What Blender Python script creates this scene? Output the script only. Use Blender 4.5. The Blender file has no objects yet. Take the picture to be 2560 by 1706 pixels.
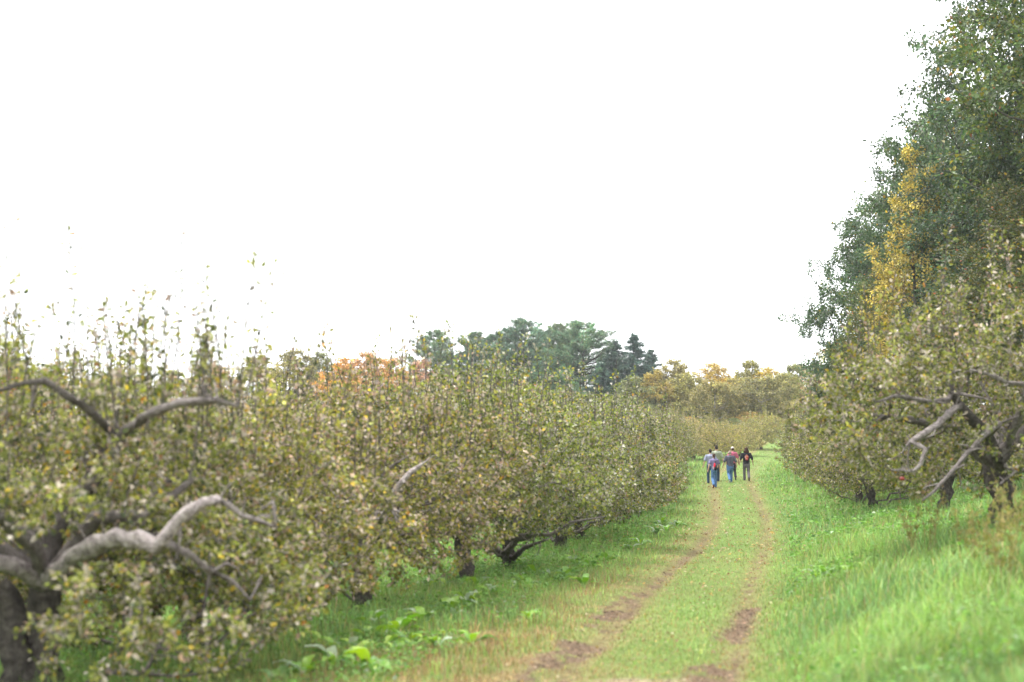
import bpy, math, random
import numpy as np
from mathutils import Vector

R = math.radians
sc = bpy.context.scene
col = sc.collection
rng = np.random.default_rng(11)
random.seed(11)

# ------------------------------------------------------------------ camera, sky, sun, exposure
EYE = 1.9
PITCH = R(6.37)
FPX = 50 / 36 * 2560
cam_d = bpy.data.cameras.new('camera')
cam = bpy.data.objects.new('camera', cam_d)
col.objects.link(cam)
cam.location = (0, 0, EYE)
cam.rotation_euler = (math.pi / 2 + PITCH, 0, 0)
cam_d.sensor_width = 36
cam_d.lens = 50
cam_d.clip_end = 3000
cam_d.dof.use_dof = True
cam_d.dof.focus_distance = 70
cam_d.dof.aperture_fstop = 1.1
sc.camera = cam

SUN_EL, SUN_AZ = R(70), R(-70)          # azimuth measured from +Y towards +X
world = bpy.data.worlds.new('World')
sc.world = world
world.use_nodes = True
wn, wl = world.node_tree.nodes, world.node_tree.links
wn.clear()
w_out = wn.new('ShaderNodeOutputWorld')
w_bg = wn.new('ShaderNodeBackground')
w_sky = wn.new('ShaderNodeTexSky')
w_sky.sky_type = 'NISHITA'
w_sky.sun_disc = False
w_sky.sun_elevation = SUN_EL
w_sky.sun_rotation = SUN_AZ
w_sky.air_density = 1.0
w_sky.dust_density = 3.0
w_hs = wn.new('ShaderNodeHueSaturation')
w_hs.inputs['Saturation'].default_value = 0.10
w_mix = wn.new('ShaderNodeMix')
w_mix.data_type = 'RGBA'
w_mix.inputs['Factor'].default_value = 0.75
w_mix.inputs['B'].default_value = (7.0, 7.1, 7.3, 1)      # an even cloud layer
wl.new(w_sky.outputs[0], w_hs.inputs['Color'])
wl.new(w_hs.outputs[0], w_mix.inputs['A'])
wl.new(w_mix.outputs['Result'], w_bg.inputs['Color'])
w_bg.inputs['Strength'].default_value = 0.10
wl.new(w_bg.outputs[0], w_out.inputs[0])

sun_d = bpy.data.lights.new('sun', 'SUN')
sun_d.energy = 1.5
sun_d.angle = R(28)
sun_d.color = (1.0, 0.965, 0.92)
sun = bpy.data.objects.new('sun', sun_d)
col.objects.link(sun)
sdir = Vector((math.sin(SUN_AZ) * math.cos(SUN_EL), math.cos(SUN_AZ) * math.cos(SUN_EL), math.sin(SUN_EL)))
sun.rotation_euler = (-sdir).to_track_quat('-Z', 'Y').to_euler()
sun.location = (0, 0, 60)

vs = sc.view_settings
vs.view_transform = 'Standard'
vs.look = 'None'
vs.gamma = 1
vs.use_curve_mapping = False
vs.exposure = 2.16
sc.render.engine = 'CYCLES'
sc.cycles.use_denoising = True
sc.cycles.max_bounces = 6
sc.cycles.diffuse_bounces = 4
sc.cycles.glossy_bounces = 2
sc.cycles.transmission_bounces = 4
sc.cycles.transparent_max_bounces = 4
sc.cycles.volume_bounces = 0
sc.cycles.caustics_reflective = False
sc.cycles.caustics_refractive = False

# ------------------------------------------------------------------ helpers
def at(px, py, Y):
    """world point seen at photo pixel (2560 wide) at forward distance Y"""
    f = np.array([0, math.cos(PITCH), math.sin(PITCH)])
    u = np.array([0, -math.sin(PITCH), math.cos(PITCH)])
    d = f + np.array([1, 0, 0]) * (px - 1280) / FPX + u * (853 - py) / FPX
    return np.array([0, 0, EYE]) + d * (Y / d[1])

def tag(o, label=None, cat=None, group=None, kind=None):
    for k, v in (('label', label), ('category', cat), ('group', group), ('kind', kind)):
        if v:
            o[k] = v
    return o

def empty(name, loc=(0, 0, 0), rz=0, scale=1.0):
    o = bpy.data.objects.new(name, None)
    o.empty_display_size = 0.3
    col.objects.link(o)
    o.location = tuple(float(v) for v in loc)
    o.rotation_euler = (0, 0, rz)
    o.scale = (scale,) * 3 if not hasattr(scale, '__len__') else scale
    return o

def mesh_np(name, co, face_list, mat, colors=None, smooth=False):
    """face_list: list of (n,k) int arrays"""
    me = bpy.data.meshes.new(name)
    co = np.asarray(co, np.float32)
    me.vertices.add(len(co))
    me.vertices.foreach_set('co', co.ravel())
    idx = np.concatenate([f.ravel() for f in face_list]).astype(np.int32)
    tot = np.concatenate([np.full(len(f), f.shape[1], np.int32) for f in face_list])
    start = np.concatenate([[0], np.cumsum(tot)[:-1]]).astype(np.int32)
    me.loops.add(len(idx))
    me.loops.foreach_set('vertex_index', idx)
    me.polygons.add(len(tot))
    me.polygons.foreach_set('loop_start', start)
    me.polygons.foreach_set('use_smooth', np.full(len(tot), smooth, bool))
    me.update(calc_edges=True)
    if colors is not None:
        a = me.color_attributes.new('col', 'FLOAT_COLOR', 'POINT')
        c4 = np.ones((len(co), 4), np.float32)
        c4[:, :3] = colors
        a.data.foreach_set('color', c4.ravel())
    me.materials.append(mat)
    return me

def link(name, me, parent=None):
    o = bpy.data.objects.new(name, me)
    col.objects.link(o)
    if parent is not None:
        o.parent = parent
    return o

_lat = np.random.default_rng(5).random((256, 256))
def vnoise(x, y):
    x = np.asarray(x, float); y = np.asarray(y, float)
    xi = np.floor(x).astype(int); yi = np.floor(y).astype(int)
    fx = x - xi; fy = y - yi
    fx = fx * fx * (3 - 2 * fx); fy = fy * fy * (3 - 2 * fy)
    g = lambda a, b: _lat[a & 255, b & 255]
    return (g(xi, yi) * (1 - fx) + g(xi + 1, yi) * fx) * (1 - fy) + (g(xi, yi + 1) * (1 - fx) + g(xi + 1, yi + 1) * fx) * fy
def fbm(x, y, o=3):
    s = 0; a = 0.5; t = 0
    for i in range(o):
        s = s + a * vnoise(x * 2 ** i + 17 * i, y * 2 ** i + 31 * i); t += a; a *= 0.5
    return s / t
def sstep(a, b, x):
    t = np.clip((np.asarray(x, float) - a) / (b - a), 0, 1)
    return t * t * (3 - 2 * t)
def norm(v):
    return v / np.maximum(np.linalg.norm(v, axis=-1, keepdims=True), 1e-9)

# ------------------------------------------------------------------ materials
def mat_new(name):
    m = bpy.data.materials.new(name)
    m.use_nodes = True
    n, l = m.node_tree.nodes, m.node_tree.links
    n.clear()
    return m, n, l

def leaf_material(name, trans=0.35, rough=0.5, spec=0.4, sheen=True):
    m, n, l = mat_new(name)
    out = n.new('ShaderNodeOutputMaterial')
    at_ = n.new('ShaderNodeAttribute'); at_.attribute_name = 'col'
    oi = n.new('ShaderNodeObjectInfo')
    mul = n.new('ShaderNodeMix'); mul.data_type = 'RGBA'; mul.blend_type = 'MULTIPLY'
    mul.inputs['Factor'].default_value = 1
    l.new(at_.outputs['Color'], mul.inputs['A'])
    l.new(oi.outputs['Color'], mul.inputs['B'])
    p = n.new('ShaderNodeBsdfPrincipled')
    p.inputs['Roughness'].default_value = rough
    p.inputs['Specular IOR Level'].default_value = spec
    l.new(mul.outputs['Result'], p.inputs['Base Color'])
    tr = n.new('ShaderNodeBsdfTranslucent')
    hs = n.new('ShaderNodeHueSaturation')
    hs.inputs['Saturation'].default_value = 1.15
    hs.inputs['Value'].default_value = 1.1
    l.new(mul.outputs['Result'], hs.inputs['Color'])
    l.new(hs.outputs[0], tr.inputs['Color'])
    mx = n.new('ShaderNodeMixShader')
    mx.inputs[0].default_value = trans
    l.new(p.outputs[0], mx.inputs[1]); l.new(tr.outputs[0], mx.inputs[2])
    l.new(mx.outputs[0], out.inputs['Surface'])
    return m

def noise_material(name, c1, c2, scale=6.0, rough=0.9, bump=0.0, bscale=20.0, c3=None, stretch=None, spec=0.2):
    m, n, l = mat_new(name)
    out = n.new('ShaderNodeOutputMaterial')
    p = n.new('ShaderNodeBsdfPrincipled')
    p.inputs['Roughness'].default_value = rough
    p.inputs['Specular IOR Level'].default_value = spec
    tc = n.new('ShaderNodeTexCoord')
    mp = n.new('ShaderNodeMapping')
    if stretch:
        mp.inputs['Scale'].default_value = stretch
    l.new(tc.outputs['Object'], mp.inputs['Vector'])
    nz = n.new('ShaderNodeTexNoise')
    nz.inputs['Scale'].default_value = scale
    nz.inputs['Detail'].default_value = 5
    l.new(mp.outputs[0], nz.inputs['Vector'])
    rp = n.new('ShaderNodeValToRGB')
    e = rp.color_ramp.elements
    e[0].position = 0.35; e[0].color = (*c1, 1)
    e[1].position = 0.65; e[1].color = (*c2, 1)
    if c3:
        k = e.new(0.5); k.color = (*c3, 1)
    l.new(nz.outputs['Fac'], rp.inputs[0])
    l.new(rp.outputs[0], p.inputs['Base Color'])
    if bump:
        n2 = n.new('ShaderNodeTexNoise')
        n2.inputs['Scale'].default_value = bscale
        n2.inputs['Detail'].default_value = 4
        l.new(mp.outputs[0], n2.inputs['Vector'])
        b = n.new('ShaderNodeBump')
        b.inputs['Strength'].default_value = bump
        b.inputs['Distance'].default_value = 0.03
        l.new(n2.outputs['Fac'], b.inputs['Height'])
        l.new(b.outputs[0], p.inputs['Normal'])
    l.new(p.outputs[0], out.inputs['Surface'])
    return m

M_LEAF = leaf_material('leaf', 0.34, 0.5, 0.4)
M_WOODLEAF = leaf_material('woodland_leaf', 0.30, 0.5, 0.4)
M_NEEDLE = leaf_material('needle', 0.15, 0.55, 0.3)
M_GRASS = leaf_material('grass_blade', 0.40, 0.5, 0.3)
M_DOCK = leaf_material('dock_leaf', 0.35, 0.33, 0.55)
M_BARK2 = noise_material('woodland_bark', (0.035, 0.03, 0.026), (0.12, 0.105, 0.092), 2.5, 0.9, 0.6, 9.0)
M_BIRCH = noise_material('pale_bark', (0.16, 0.14, 0.12), (0.46, 0.43, 0.40), 3.0, 0.85, 0.3, 9.0)
def apple_bark():
    m, n, l = mat_new('apple_bark')
    out = n.new('ShaderNodeOutputMaterial')
    p = n.new('ShaderNodeBsdfPrincipled'); p.inputs['Roughness'].default_value = .92; p.inputs['Specular IOR Level'].default_value = .15
    a = n.new('ShaderNodeAttribute'); a.attribute_name = 'col'
    tc = n.new('ShaderNodeTexCoord')
    ramps = []
    for sc_, cols in ((8.0, ((0.018, 0.015, 0.013), (0.055, 0.047, 0.041), (0.13, 0.115, 0.10))), (11.0, ((0.06, 0.050, 0.045), (0.28, 0.242, 0.232), (0.50, 0.455, 0.43)))):
        nz = n.new('ShaderNodeTexNoise'); nz.inputs['Scale'].default_value = sc_ * 1.3; nz.inputs['Detail'].default_value = 9; nz.inputs['Roughness'].default_value = .75
        l.new(tc.outputs['Object'], nz.inputs['Vector'])
        rp = n.new('ShaderNodeValToRGB'); e = rp.color_ramp.elements
        e[0].position = .34; e[0].color = (*cols[0], 1); e[1].position = .68; e[1].color = (*cols[2], 1)
        k = e.new(.48); k.color = (*cols[1], 1)
        l.new(nz.outputs['Fac'], rp.inputs[0]); ramps.append(rp)
    mx = n.new('ShaderNodeMix'); mx.data_type = 'RGBA'
    sep = n.new('ShaderNodeSeparateColor'); l.new(a.outputs['Color'], sep.inputs[0])
    l.new(sep.outputs[0], mx.inputs['Factor']); l.new(ramps[0].outputs[0], mx.inputs['A']); l.new(ramps[1].outputs[0], mx.inputs['B'])
    l.new(mx.outputs['Result'], p.inputs['Base Color'])
    n2 = n.new('ShaderNodeTexNoise'); n2.inputs['Scale'].default_value = 30; n2.inputs['Detail'].default_value = 6
    l.new(tc.outputs['Object'], n2.inputs['Vector'])
    b = n.new('ShaderNodeBump'); b.inputs['Strength'].default_value = 1; b.inputs['Distance'].default_value = .04
    l.new(n2.outputs['Fac'], b.inputs['Height']); l.new(b.outputs[0], p.inputs['Normal'])
    l.new(p.outputs[0], out.inputs['Surface'])
    return m
M_BARK = apple_bark()
M_APPLE = noise_material('apple_skin', (0.14, 0.01, 0.012), (0.22, 0.03, 0.02), 12, 0.3, spec=0.5)

# ------------------------------------------------------------------ terrain
_Yt = np.array([-40, 0, 9, 15.5, 19, 27, 38, 50, 60, 70, 84, 100, 115, 140, 190, 300, 700, 2500.])
def _zrow(py, Y): return at(1280, py, Y)[2]
_Zt = np.array([0.15, 0.0, -0.08, _zrow(1706, 15.5), _zrow(1600, 19), _zrow(1465, 27), _zrow(1377, 38), _zrow(1311, 50), _zrow(1256, 60), _zrow(1212, 70),
                _zrow(1180, 84), _zrow(1156, 100), _zrow(1126, 115), _zrow(1088, 140), 13.0, 17.0, 20.0, 24.0])
_Xt = np.array([-3.2, -1.3, 0.15, 1.39, 2.06, 3.53, 5.75, 8.03, 9.45, 10.73, 13.1, 16.6, 20.5, 27, 42, 80, 220, 800.])
_ys = np.linspace(-40, 2500, 12701)
def _smooth(tab):
    z = np.interp(_ys, _Yt, tab)
    k = np.exp(-0.5 * (np.arange(-40, 41) / 14.0) ** 2); k /= k.sum()
    return np.convolve(np.pad(z, 40, mode='edge'), k, 'valid')
_zs, _xs = _smooth(_Zt), _smooth(_Xt)
def lane_x(Y): return np.interp(Y, _ys, _xs)
def lane_z(Y): return np.interp(Y, _ys, _zs)

def ground_h(X, Y):
    X = np.asarray(X, float); Y = np.asarray(Y, float)
    u = X - lane_x(Y)
    slope = np.interp(Y, [0, 24, 37, 70, 110, 300], [0.30, 0.30, 0.20, 0.10, 0.05, 0.0])
    bank = np.where(u > 0, sstep(0.9, 2.2, u) * np.minimum(np.maximum(u - 1.2, 0), 5.0) * slope + np.clip(u - 6, 0, 60) * 0.03, 0)
    left = np.where(u < -1.3, -np.minimum(-u - 1.3, 6) * 0.035 + np.clip(-u - 20, 0, 80) * 0.01, 0)
    h = lane_z(Y) + bank + left
    far = np.clip(np.abs(u) / 6, 0, 1)
    h = h + (fbm(X * 0.35, Y * 0.35) - 0.5) * (0.10 + 0.22 * far) + (fbm(X * 1.7 + 40, Y * 1.7) - 0.5) * 0.05
    # wheel ruts
    fade = np.clip((130 - Y) / 40, 0, 1)
    h = h - fade * (0.07 * np.exp(-((u + 0.9) / 0.24) ** 2) + 0.06 * np.exp(-((u - 0.9) / 0.22) ** 2))
    return h

def zones(X, Y):
    """weights of dirt, dry grass (0..1) on the ground at X, Y"""
    u = X - lane_x(Y)
    n1 = fbm(X * 0.9 + 3, Y * 0.55 + 8); n2 = fbm(X * 2.6 + 60, Y * 1.6 + 5)
    n3 = fbm(X * 6 + 11, Y * 2.5 + 77)
    gl = np.exp(-((u + 0.92 + 0.14 * (n1 - .5)) / 0.17) ** 2)
    gr = np.exp(-((u - 0.92 + 0.10 * (n1 - .5)) / 0.14) ** 2)
    near = np.clip((34 - Y) / 12, 0, 1)
    edge = 2.4 * (n2 - .5) + 3.0 * (n3 - .5)
    dirt = gl * (0.45 + 0.55 * sstep(0.42, 0.62, n2)) * np.interp(Y, [0, 30, 55, 80, 100], [.95, .85, .45, .3, .1])
    dirt = np.maximum(dirt, gr * (0.2 + 0.7 * sstep(0.48, 0.66, n2)) * np.interp(Y, [0, 60, 100], [.8, .6, .2]))
    pr = np.exp(-((u - 0.90 - 0.05 * (Y - 21)) / (0.20 + 0.25 * (n3 - .5))) ** 2) * sstep(18.9, 19.3, Y + edge) * (1 - sstep(23.0, 23.5, Y + edge))
    pr2 = np.exp(-((u - 0.75) / (0.30 + 0.3 * (n3 - .5))) ** 4) * (1 - sstep(16.6, 17.0, Y + edge))
    pl = np.exp(-((u + 1.1) / (0.34 + .3 * (n3 - .5))) ** 4) * (1 - sstep(25, 26, Y + 3 * edge)) * sstep(.40, .52, n2 + .25 * (n3 - .5))
    sand = .7 * np.exp(-((u + 0.05) / 0.75) ** 2) * (1 - sstep(14.9, 15.8, Y + 1.2 * (n2 - .5)))
    dirt = np.maximum.reduce([dirt, pr * 1.1, pr2 * 1.05, pl, sand])
    wide = np.interp(Y, [10, 16, 22, 30, 45, 70, 100], [4.0, 3.3, 2.2, 1.5, .9, 0.6, 0.3])
    c = -0.9 - wide * 0.42
    dry = np.exp(-(np.abs(u - c) / (wide * 0.62)) ** 3) * sstep(0.30, 0.52, n1 + 0.18 * near) * (.45 + .55 * sstep(.4, .6, n2)) * np.interp(Y, [0, 18, 30, 60, 110], [1, .95, .7, .5, .3])
    wl_ = np.exp(-((u + 0.92) / 0.34) ** 2); wr_ = np.exp(-((u - 0.92) / 0.30) ** 2)
    dry = np.maximum(dry, 0.65 * wl_)
    dry = np.maximum(dry, 0.55 * wr_ * np.clip((110 - Y) / 40, 0, 1))
    dry = np.maximum(dry, np.exp(-(u / 1.0) ** 4) * 0.22 * sstep(0.4, 0.7, n1))
    return np.clip(dirt, 0, 1), np.clip(dry, 0, 1), np.clip(sand, 0, 1)

C_GREEN = np.array([0.115, 0.175, 0.045]); C_DRY = np.array([0.20, 0.15, 0.07]); C_DIRT = np.array([0.118, 0.083, 0.055]); C_SAND = np.array([0.33, 0.25, 0.175])
def ground_col(X, Y):
    d, y, s = zones(X, Y)
    g = C_GREEN * (0.75 + 0.5 * fbm(X * .5, Y * .5))[:, None]
    c = g * (1 - y[:, None]) + C_DRY * y[:, None]
    c = c * (1 - d[:, None]) + C_DIRT * d[:, None]
    return c * (1 - s[:, None]) + C_SAND * s[:, None]

def attr_ground_material(name):
    m, n, l = mat_new(name)
    out = n.new('ShaderNodeOutputMaterial')
    p = n.new('ShaderNodeBsdfPrincipled'); p.inputs['Roughness'].default_value = 0.95; p.inputs['Specular IOR Level'].default_value = 0.1
    a = n.new('ShaderNodeAttribute'); a.attribute_name = 'col'
    tc = n.new('ShaderNodeTexCoord')
    nz = n.new('ShaderNodeTexNoise'); nz.inputs['Scale'].default_value = 9; nz.inputs['Detail'].default_value = 6
    l.new(tc.outputs['Object'], nz.inputs['Vector'])
    mr = n.new('ShaderNodeMapRange'); mr.inputs['From Min'].default_value = .25; mr.inputs['From Max'].default_value = .75
    mr.inputs['To Min'].default_value = 0.55; mr.inputs['To Max'].default_value = 1.4
    l.new(nz.outputs['Fac'], mr.inputs['Value'])
    mx = n.new('ShaderNodeVectorMath'); mx.operation = 'SCALE'
    l.new(a.outputs['Color'], mx.inputs[0]); l.new(mr.outputs[0], mx.inputs['Scale'])
    l.new(mx.outputs[0], p.inputs['Base Color'])
    n2 = n.new('ShaderNodeTexNoise'); n2.inputs['Scale'].default_value = 40; n2.inputs['Detail'].default_value = 5
    l.new(tc.outputs['Object'], n2.inputs['Vector'])
    b = n.new('ShaderNodeBump'); b.inputs['Strength'].default_value = 0.8; b.inputs['Distance'].default_value = 0.04
    l.new(n2.outputs['Fac'], b.inputs['Height']); l.new(b.outputs[0], p.inputs['Normal'])
    l.new(p.outputs[0], out.inputs['Surface'])
    return m
M_GROUND = attr_ground_material('ground_soil_and_turf')

def grid_mesh(name, xs2d, ys2d, dz=0.0):
    ny, nx = xs2d.shape
    X, Y = xs2d.ravel(), ys2d.ravel()
    Z = ground_h(X, Y) + dz
    i = np.arange(ny * nx).reshape(ny, nx)
    f = np.stack([i[:-1, :-1], i[:-1, 1:], i[1:, 1:], i[1:, :-1]], -1).reshape(-1, 4)
    return mesh_np(name, np.stack([X, Y, Z], 1), [f], M_GROUND, ground_col(X, Y), True)

yy = np.concatenate([np.linspace(-40, 10, 26), 10 + 120 * np.linspace(0, 1, 220)[1:] ** 1.4, 130 * (2200 / 130) ** np.linspace(0, 1, 40)[1:]])
ww = np.sinh(np.linspace(-5.2, 5.2, 221)) / math.sinh(5.2)
Yg, Wg = np.meshgrid(yy, ww, indexing='ij')
Xg = lane_x(np.minimum(Yg, 200)) + Wg * (150 + Yg.clip(0) * 1.0)
tag(link('ground', grid_mesh('ground', Xg, Yg)), kind='structure')
ly = np.concatenate([np.linspace(8, 40, 230), np.linspace(40, 125, 160)[1:]])
lu = np.linspace(-1.75, 1.75, 40)
Yl, Ul = np.meshgrid(ly, lu, indexing='ij')
tag(link('lane', grid_mesh('lane', lane_x(Yl) + Ul, Yl, 0.012)), kind='structure')

# ------------------------------------------------------------------ tree machinery
class Skel:
    def __init__(s):
        s.P = []; s.par = []; s.path = []; s.fix = []; s.leafy = []; s.pl = []; s.cur = 0.4; s.sparse = []
    def add(s, p, parent, fix=0.0, leafy=True):
        p = np.asarray(p, float)
        s.pl.append(s.cur)
        s.P.append(p); s.par.append(parent); s.fix.append(fix); s.leafy.append(leafy)
        s.path.append(0 if parent < 0 else s.path[parent] + float(np.linalg.norm(p - s.P[parent])))
        return len(s.P) - 1
    def polyline(s, pts, parent, radii=None, leafy=True, step=0.25):
        """adds pts as a chain; returns the last index"""
        last = parent
        prev = np.asarray(s.P[parent]) if parent >= 0 else None
        for k, p in enumerate(pts):
            p = np.asarray(p, float)
            r1 = radii[k] if radii is not None else 0
            if prev is not None:
                n = max(1, int(np.linalg.norm(p - prev) / step))
                r0 = radii[k - 1] if (radii is not None and k > 0) else r1
                for j in range(1, n + 1):
                    t = j / n
                    last = s.add(prev + (p - prev) * t + (np.sin(np.array([1.7, 2.3, 2.9]) * len(s.P)) * 0.12 * (r0 + r1) * 0.5 if r1 and not leafy else 0), last, (r0 + (r1 - r0) * t) * (1 + (0.13 * math.sin(len(s.P) * 2.7) if r1 and not leafy else 0)), leafy)
            else:
                last = s.add(p, last, r1, leafy)
            prev = p
        return last
    def nearest(s, p):
        return int(np.argmin(np.linalg.norm(np.array(s.P) - p, axis=1)))
    def grow(s, targets, bf, step, wob, g, droop=0.0, minz=None):
        n0 = len(s.P)
        cap = n0 + len(targets) * 14
        P = np.zeros((cap, 3)); P[:n0] = np.array(s.P)
        path = np.zeros(cap); path[:n0] = s.path
        n = n0
        for t in targets:
            d = np.linalg.norm(P[:n] - t, axis=1)
            j = int(np.argmin(d + bf * path[:n]))
            L = d[j]
            k = max(1, min(12, int(L / step)))
            a = P[j].copy(); last = j
            for q in range(1, k + 1):
                f = q / k
                p = a + (t - a) * f
                if q < k:
                    p = p + g.normal(0, wob, 3) * L * 0.5
                    p[2] += droop * L * math.sin(math.pi * f)
                last = s.add(p, last)
                P[n] = p; path[n] = s.path[last]; n += 1
    def radii(s, tip, expo=2.3, trunk=None):
        n = len(s.P)
        acc = np.zeros(n)
        par = np.array(s.par)
        kids = np.bincount(par[par >= 0], minlength=n)
        r = np.zeros(n)
        for i in range(n - 1, -1, -1):
            r[i] = tip if kids[i] == 0 else acc[i] ** (1 / expo)
            if par[i] >= 0:
                acc[par[i]] += r[i] ** expo
        if trunk:
            k = math.log(trunk / tip) / math.log(max(r[0] / tip, 1.01))
            r = tip * (r / tip) ** k
        fix = np.array(s.fix)
        s.r = np.where(fix > 0, fix, r)
        s.kids = kids
        return s.r

def tubes(s, minr, sides=(12, 6, 4, 3)):
    n = len(s.P)
    P = np.array(s.P); r = s.r
    ch = [[] for _ in range(n)]
    for i, p in enumerate(s.par):
        if p >= 0:
            ch[p].append(i)
    V = []; F = {3: [], 4: []}; nv = 0; VC = []
    pale = getattr(s, 'pale', None)
    stack = [(i, None) for i, p in enumerate(s.par) if p < 0]
    while stack:
        start, frm = stack.pop()
        chain = [start]
        cur = start
        while ch[cur]:
            ks = sorted(ch[cur], key=lambda q: -r[q])
            nxt = ks[0]
            for o in ks[1:]:
                if r[o] >= minr:
                    stack.append((o, cur))
            if r[nxt] < minr:
                break
            chain.append(nxt); cur = nxt
        pts = [P[i] for i in chain]; rad = [r[i] for i in chain]
        ids = list(chain)
        if frm is not None:
            ids.insert(0, chain[0])
            pts.insert(0, P[frm]); rad.insert(0, min(rad[0] * 1.1, r[frm]))
        if len(pts) < 2:
            continue
        pts = np.array(pts); rad = np.array(rad)
        m = 0
        R0 = rad.max()
        k = sides[0] if R0 > 0.06 else sides[1] if R0 > 0.025 else sides[2] if R0 > 0.009 else sides[3]
        tan = np.gradient(pts, axis=0); tan = norm(tan)
        ref = np.array([0.31, 0.95, 0.1]) if abs(tan[0][2]) > 0.7 else np.array([0, 0, 1.])
        rings = []
        a = norm(np.cross(tan[0], ref))
        ang = np.linspace(0, 2 * math.pi, k, endpoint=False)
        for q in range(len(pts)):
            a = norm(a - tan[q] * np.dot(a, tan[q]))
            b = np.cross(tan[q], a)
            lump = 1 + (0.12 * np.sin(ang * 3 + q * 1.3) + 0.11 * np.sin(ang * 2 - q * 2.1) + 0.08 * np.sin(ang * 5 + q * 4.7) + (0.16 * np.sin(q * 2.9) ** 8) if k >= 8 else 0 * ang)
            rings.append(pts[q] + rad[q] * lump[:, None] * (np.cos(ang)[:, None] * a + np.sin(ang)[:, None] * b))
        V.append(np.concatenate(rings + [pts[-1:] + tan[-1:] * rad[-1] * 0.5]))
        if pale is not None:
            VC.append(np.concatenate([np.repeat(pale[ids], k), pale[ids[-1:]]]))
        i = np.arange(k); j = (i + 1) % k
        for q in range(len(pts) - 1):
            o0 = nv + q * k
            F[4].append(np.stack([o0 + i, o0 + j, o0 + k + j, o0 + k + i], 1))
        o0 = nv + (len(pts) - 1) * k
        F[3].append(np.stack([o0 + i, o0 + j, np.full(k, nv + len(pts) * k)], 1))
        nv += len(pts) * k + 1
    fl = [np.concatenate(F[q]) for q in (4, 3) if F[q]]
    s.vcol = np.repeat(np.concatenate(VC)[:, None], 3, 1) if VC else None
    return np.concatenate(V), fl

def leaf_mesh(name, pos, d, size, colr, mat, g, w=0.52, up=0.8, rnd=0.8, fine=True, fold=0.22):
    n = len(pos)
    d = norm(d)
    nn = norm(np.array([0, 0, up]) + g.normal(0, rnd, (n, 3)))
    side = norm(np.cross(d, nn)); nn = np.cross(side, d)
    L = size[:, None]; W = L * w * 0.5
    base = pos; tip = pos + d * L - nn * L * 0.10
    lift = nn * W * fold * 2
    if fine:
        l1 = base + d * L * 0.30 - side * W + lift; l2 = base + d * L * 0.70 - side * W * 0.82 + lift * .8
        r1 = base + d * L * 0.30 + side * W + lift; r2 = base + d * L * 0.70 + side * W * 0.82 + lift * .8
        co = np.stack([base, tip, l1, l2, r1, r2], 1).reshape(-1, 3); k = 6
        o = np.arange(n)[:, None] * 6
        f = [np.concatenate([o + np.array([[0, 1, 3, 2]]), o + np.array([[0, 4, 5, 1]])])]
    else:
        l1 = base + d * L * 0.45 - side * W + lift; r1 = base + d * L * 0.45 + side * W + lift
        co = np.stack([base, tip, l1, r1], 1).reshape(-1, 3); k = 4
        o = np.arange(n)[:, None] * 4
        f = [np.concatenate([o + np.array([[0, 1, 2]]), o + np.array([[0, 3, 1]])])]
    return mesh_np(name, co, f, mat, np.repeat(colr, k, axis=0))

def palette(g, n, entries, jitter=0.25, clump=None):
    w = np.array([e[0] for e in entries], float); w /= w.sum()
    c = np.array([e[1] for e in entries])[g.choice(len(w), n, p=w)]
    j = np.exp(g.normal(0, jitter, n))
    if clump is not None:
        j = j * clump
    return c * j[:, None]

APPLE_PAL = [(38, (0.160, 0.180, 0.040)), (27, (0.270, 0.270, 0.066)), (20, (0.37, 0.315, 0.255)), (5, (0.45, 0.395, 0.35)), (9, (0.30, 0.205, 0.15)),
             (4, (0.42, 0.31, 0.05)), (17, (0.058, 0.075, 0.027)), (0.5, (0.38, 0.17, 0.04))]

def foliage_points(s, g, per_tip, thin, spread, trunkc=None):
    """positions and directions of leaves along thin nodes"""
    P = np.array(s.P); par = np.array(s.par); r = s.r
    leafy = np.array(s.leafy)
    idx = np.where((par >= 0) & (r < thin) & leafy)[0]
    seg = P[idx] - P[par[idx]]
    L = np.linalg.norm(seg, axis=1)
    tips = s.kids[idx] == 0
    cnt = np.where(tips, per_tip, per_tip * 0.55) * np.clip(L / 0.28, 0.4, 1.6)
    sp = np.zeros(len(P), bool); sp[s.sparse] = True
    cnt = g.poisson(np.where(sp[idx], cnt * 0.38, cnt))
    k = np.repeat(np.arange(len(idx)), cnt)
    t = (np.floor(g.random(len(k)) * 3) + 0.5) / 3 + g.normal(0, 0.05, len(k))
    pos = P[par[idx]][k] + seg[k] * t[:, None]
    off = g.normal(0, 1, (len(k), 3))
    dirs = norm(norm(seg)[k] * 0.55 + off * 0.75 + np.array([0, 0, -0.12]))
    pos = pos + off * spread * g.random((len(k), 1))
    return pos, dirs, idx[k]

def lumpy(g, n, lumps=14, amp=0.25):
    """function direction -> radius factor"""
    c = norm(g.normal(0, 1, (lumps, 3))); a = g.uniform(-amp, amp, lumps)
    def f(d):
        return 1 + (np.exp((d @ c.T - 1) * 7) * a).sum(1)
    return f

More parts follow.
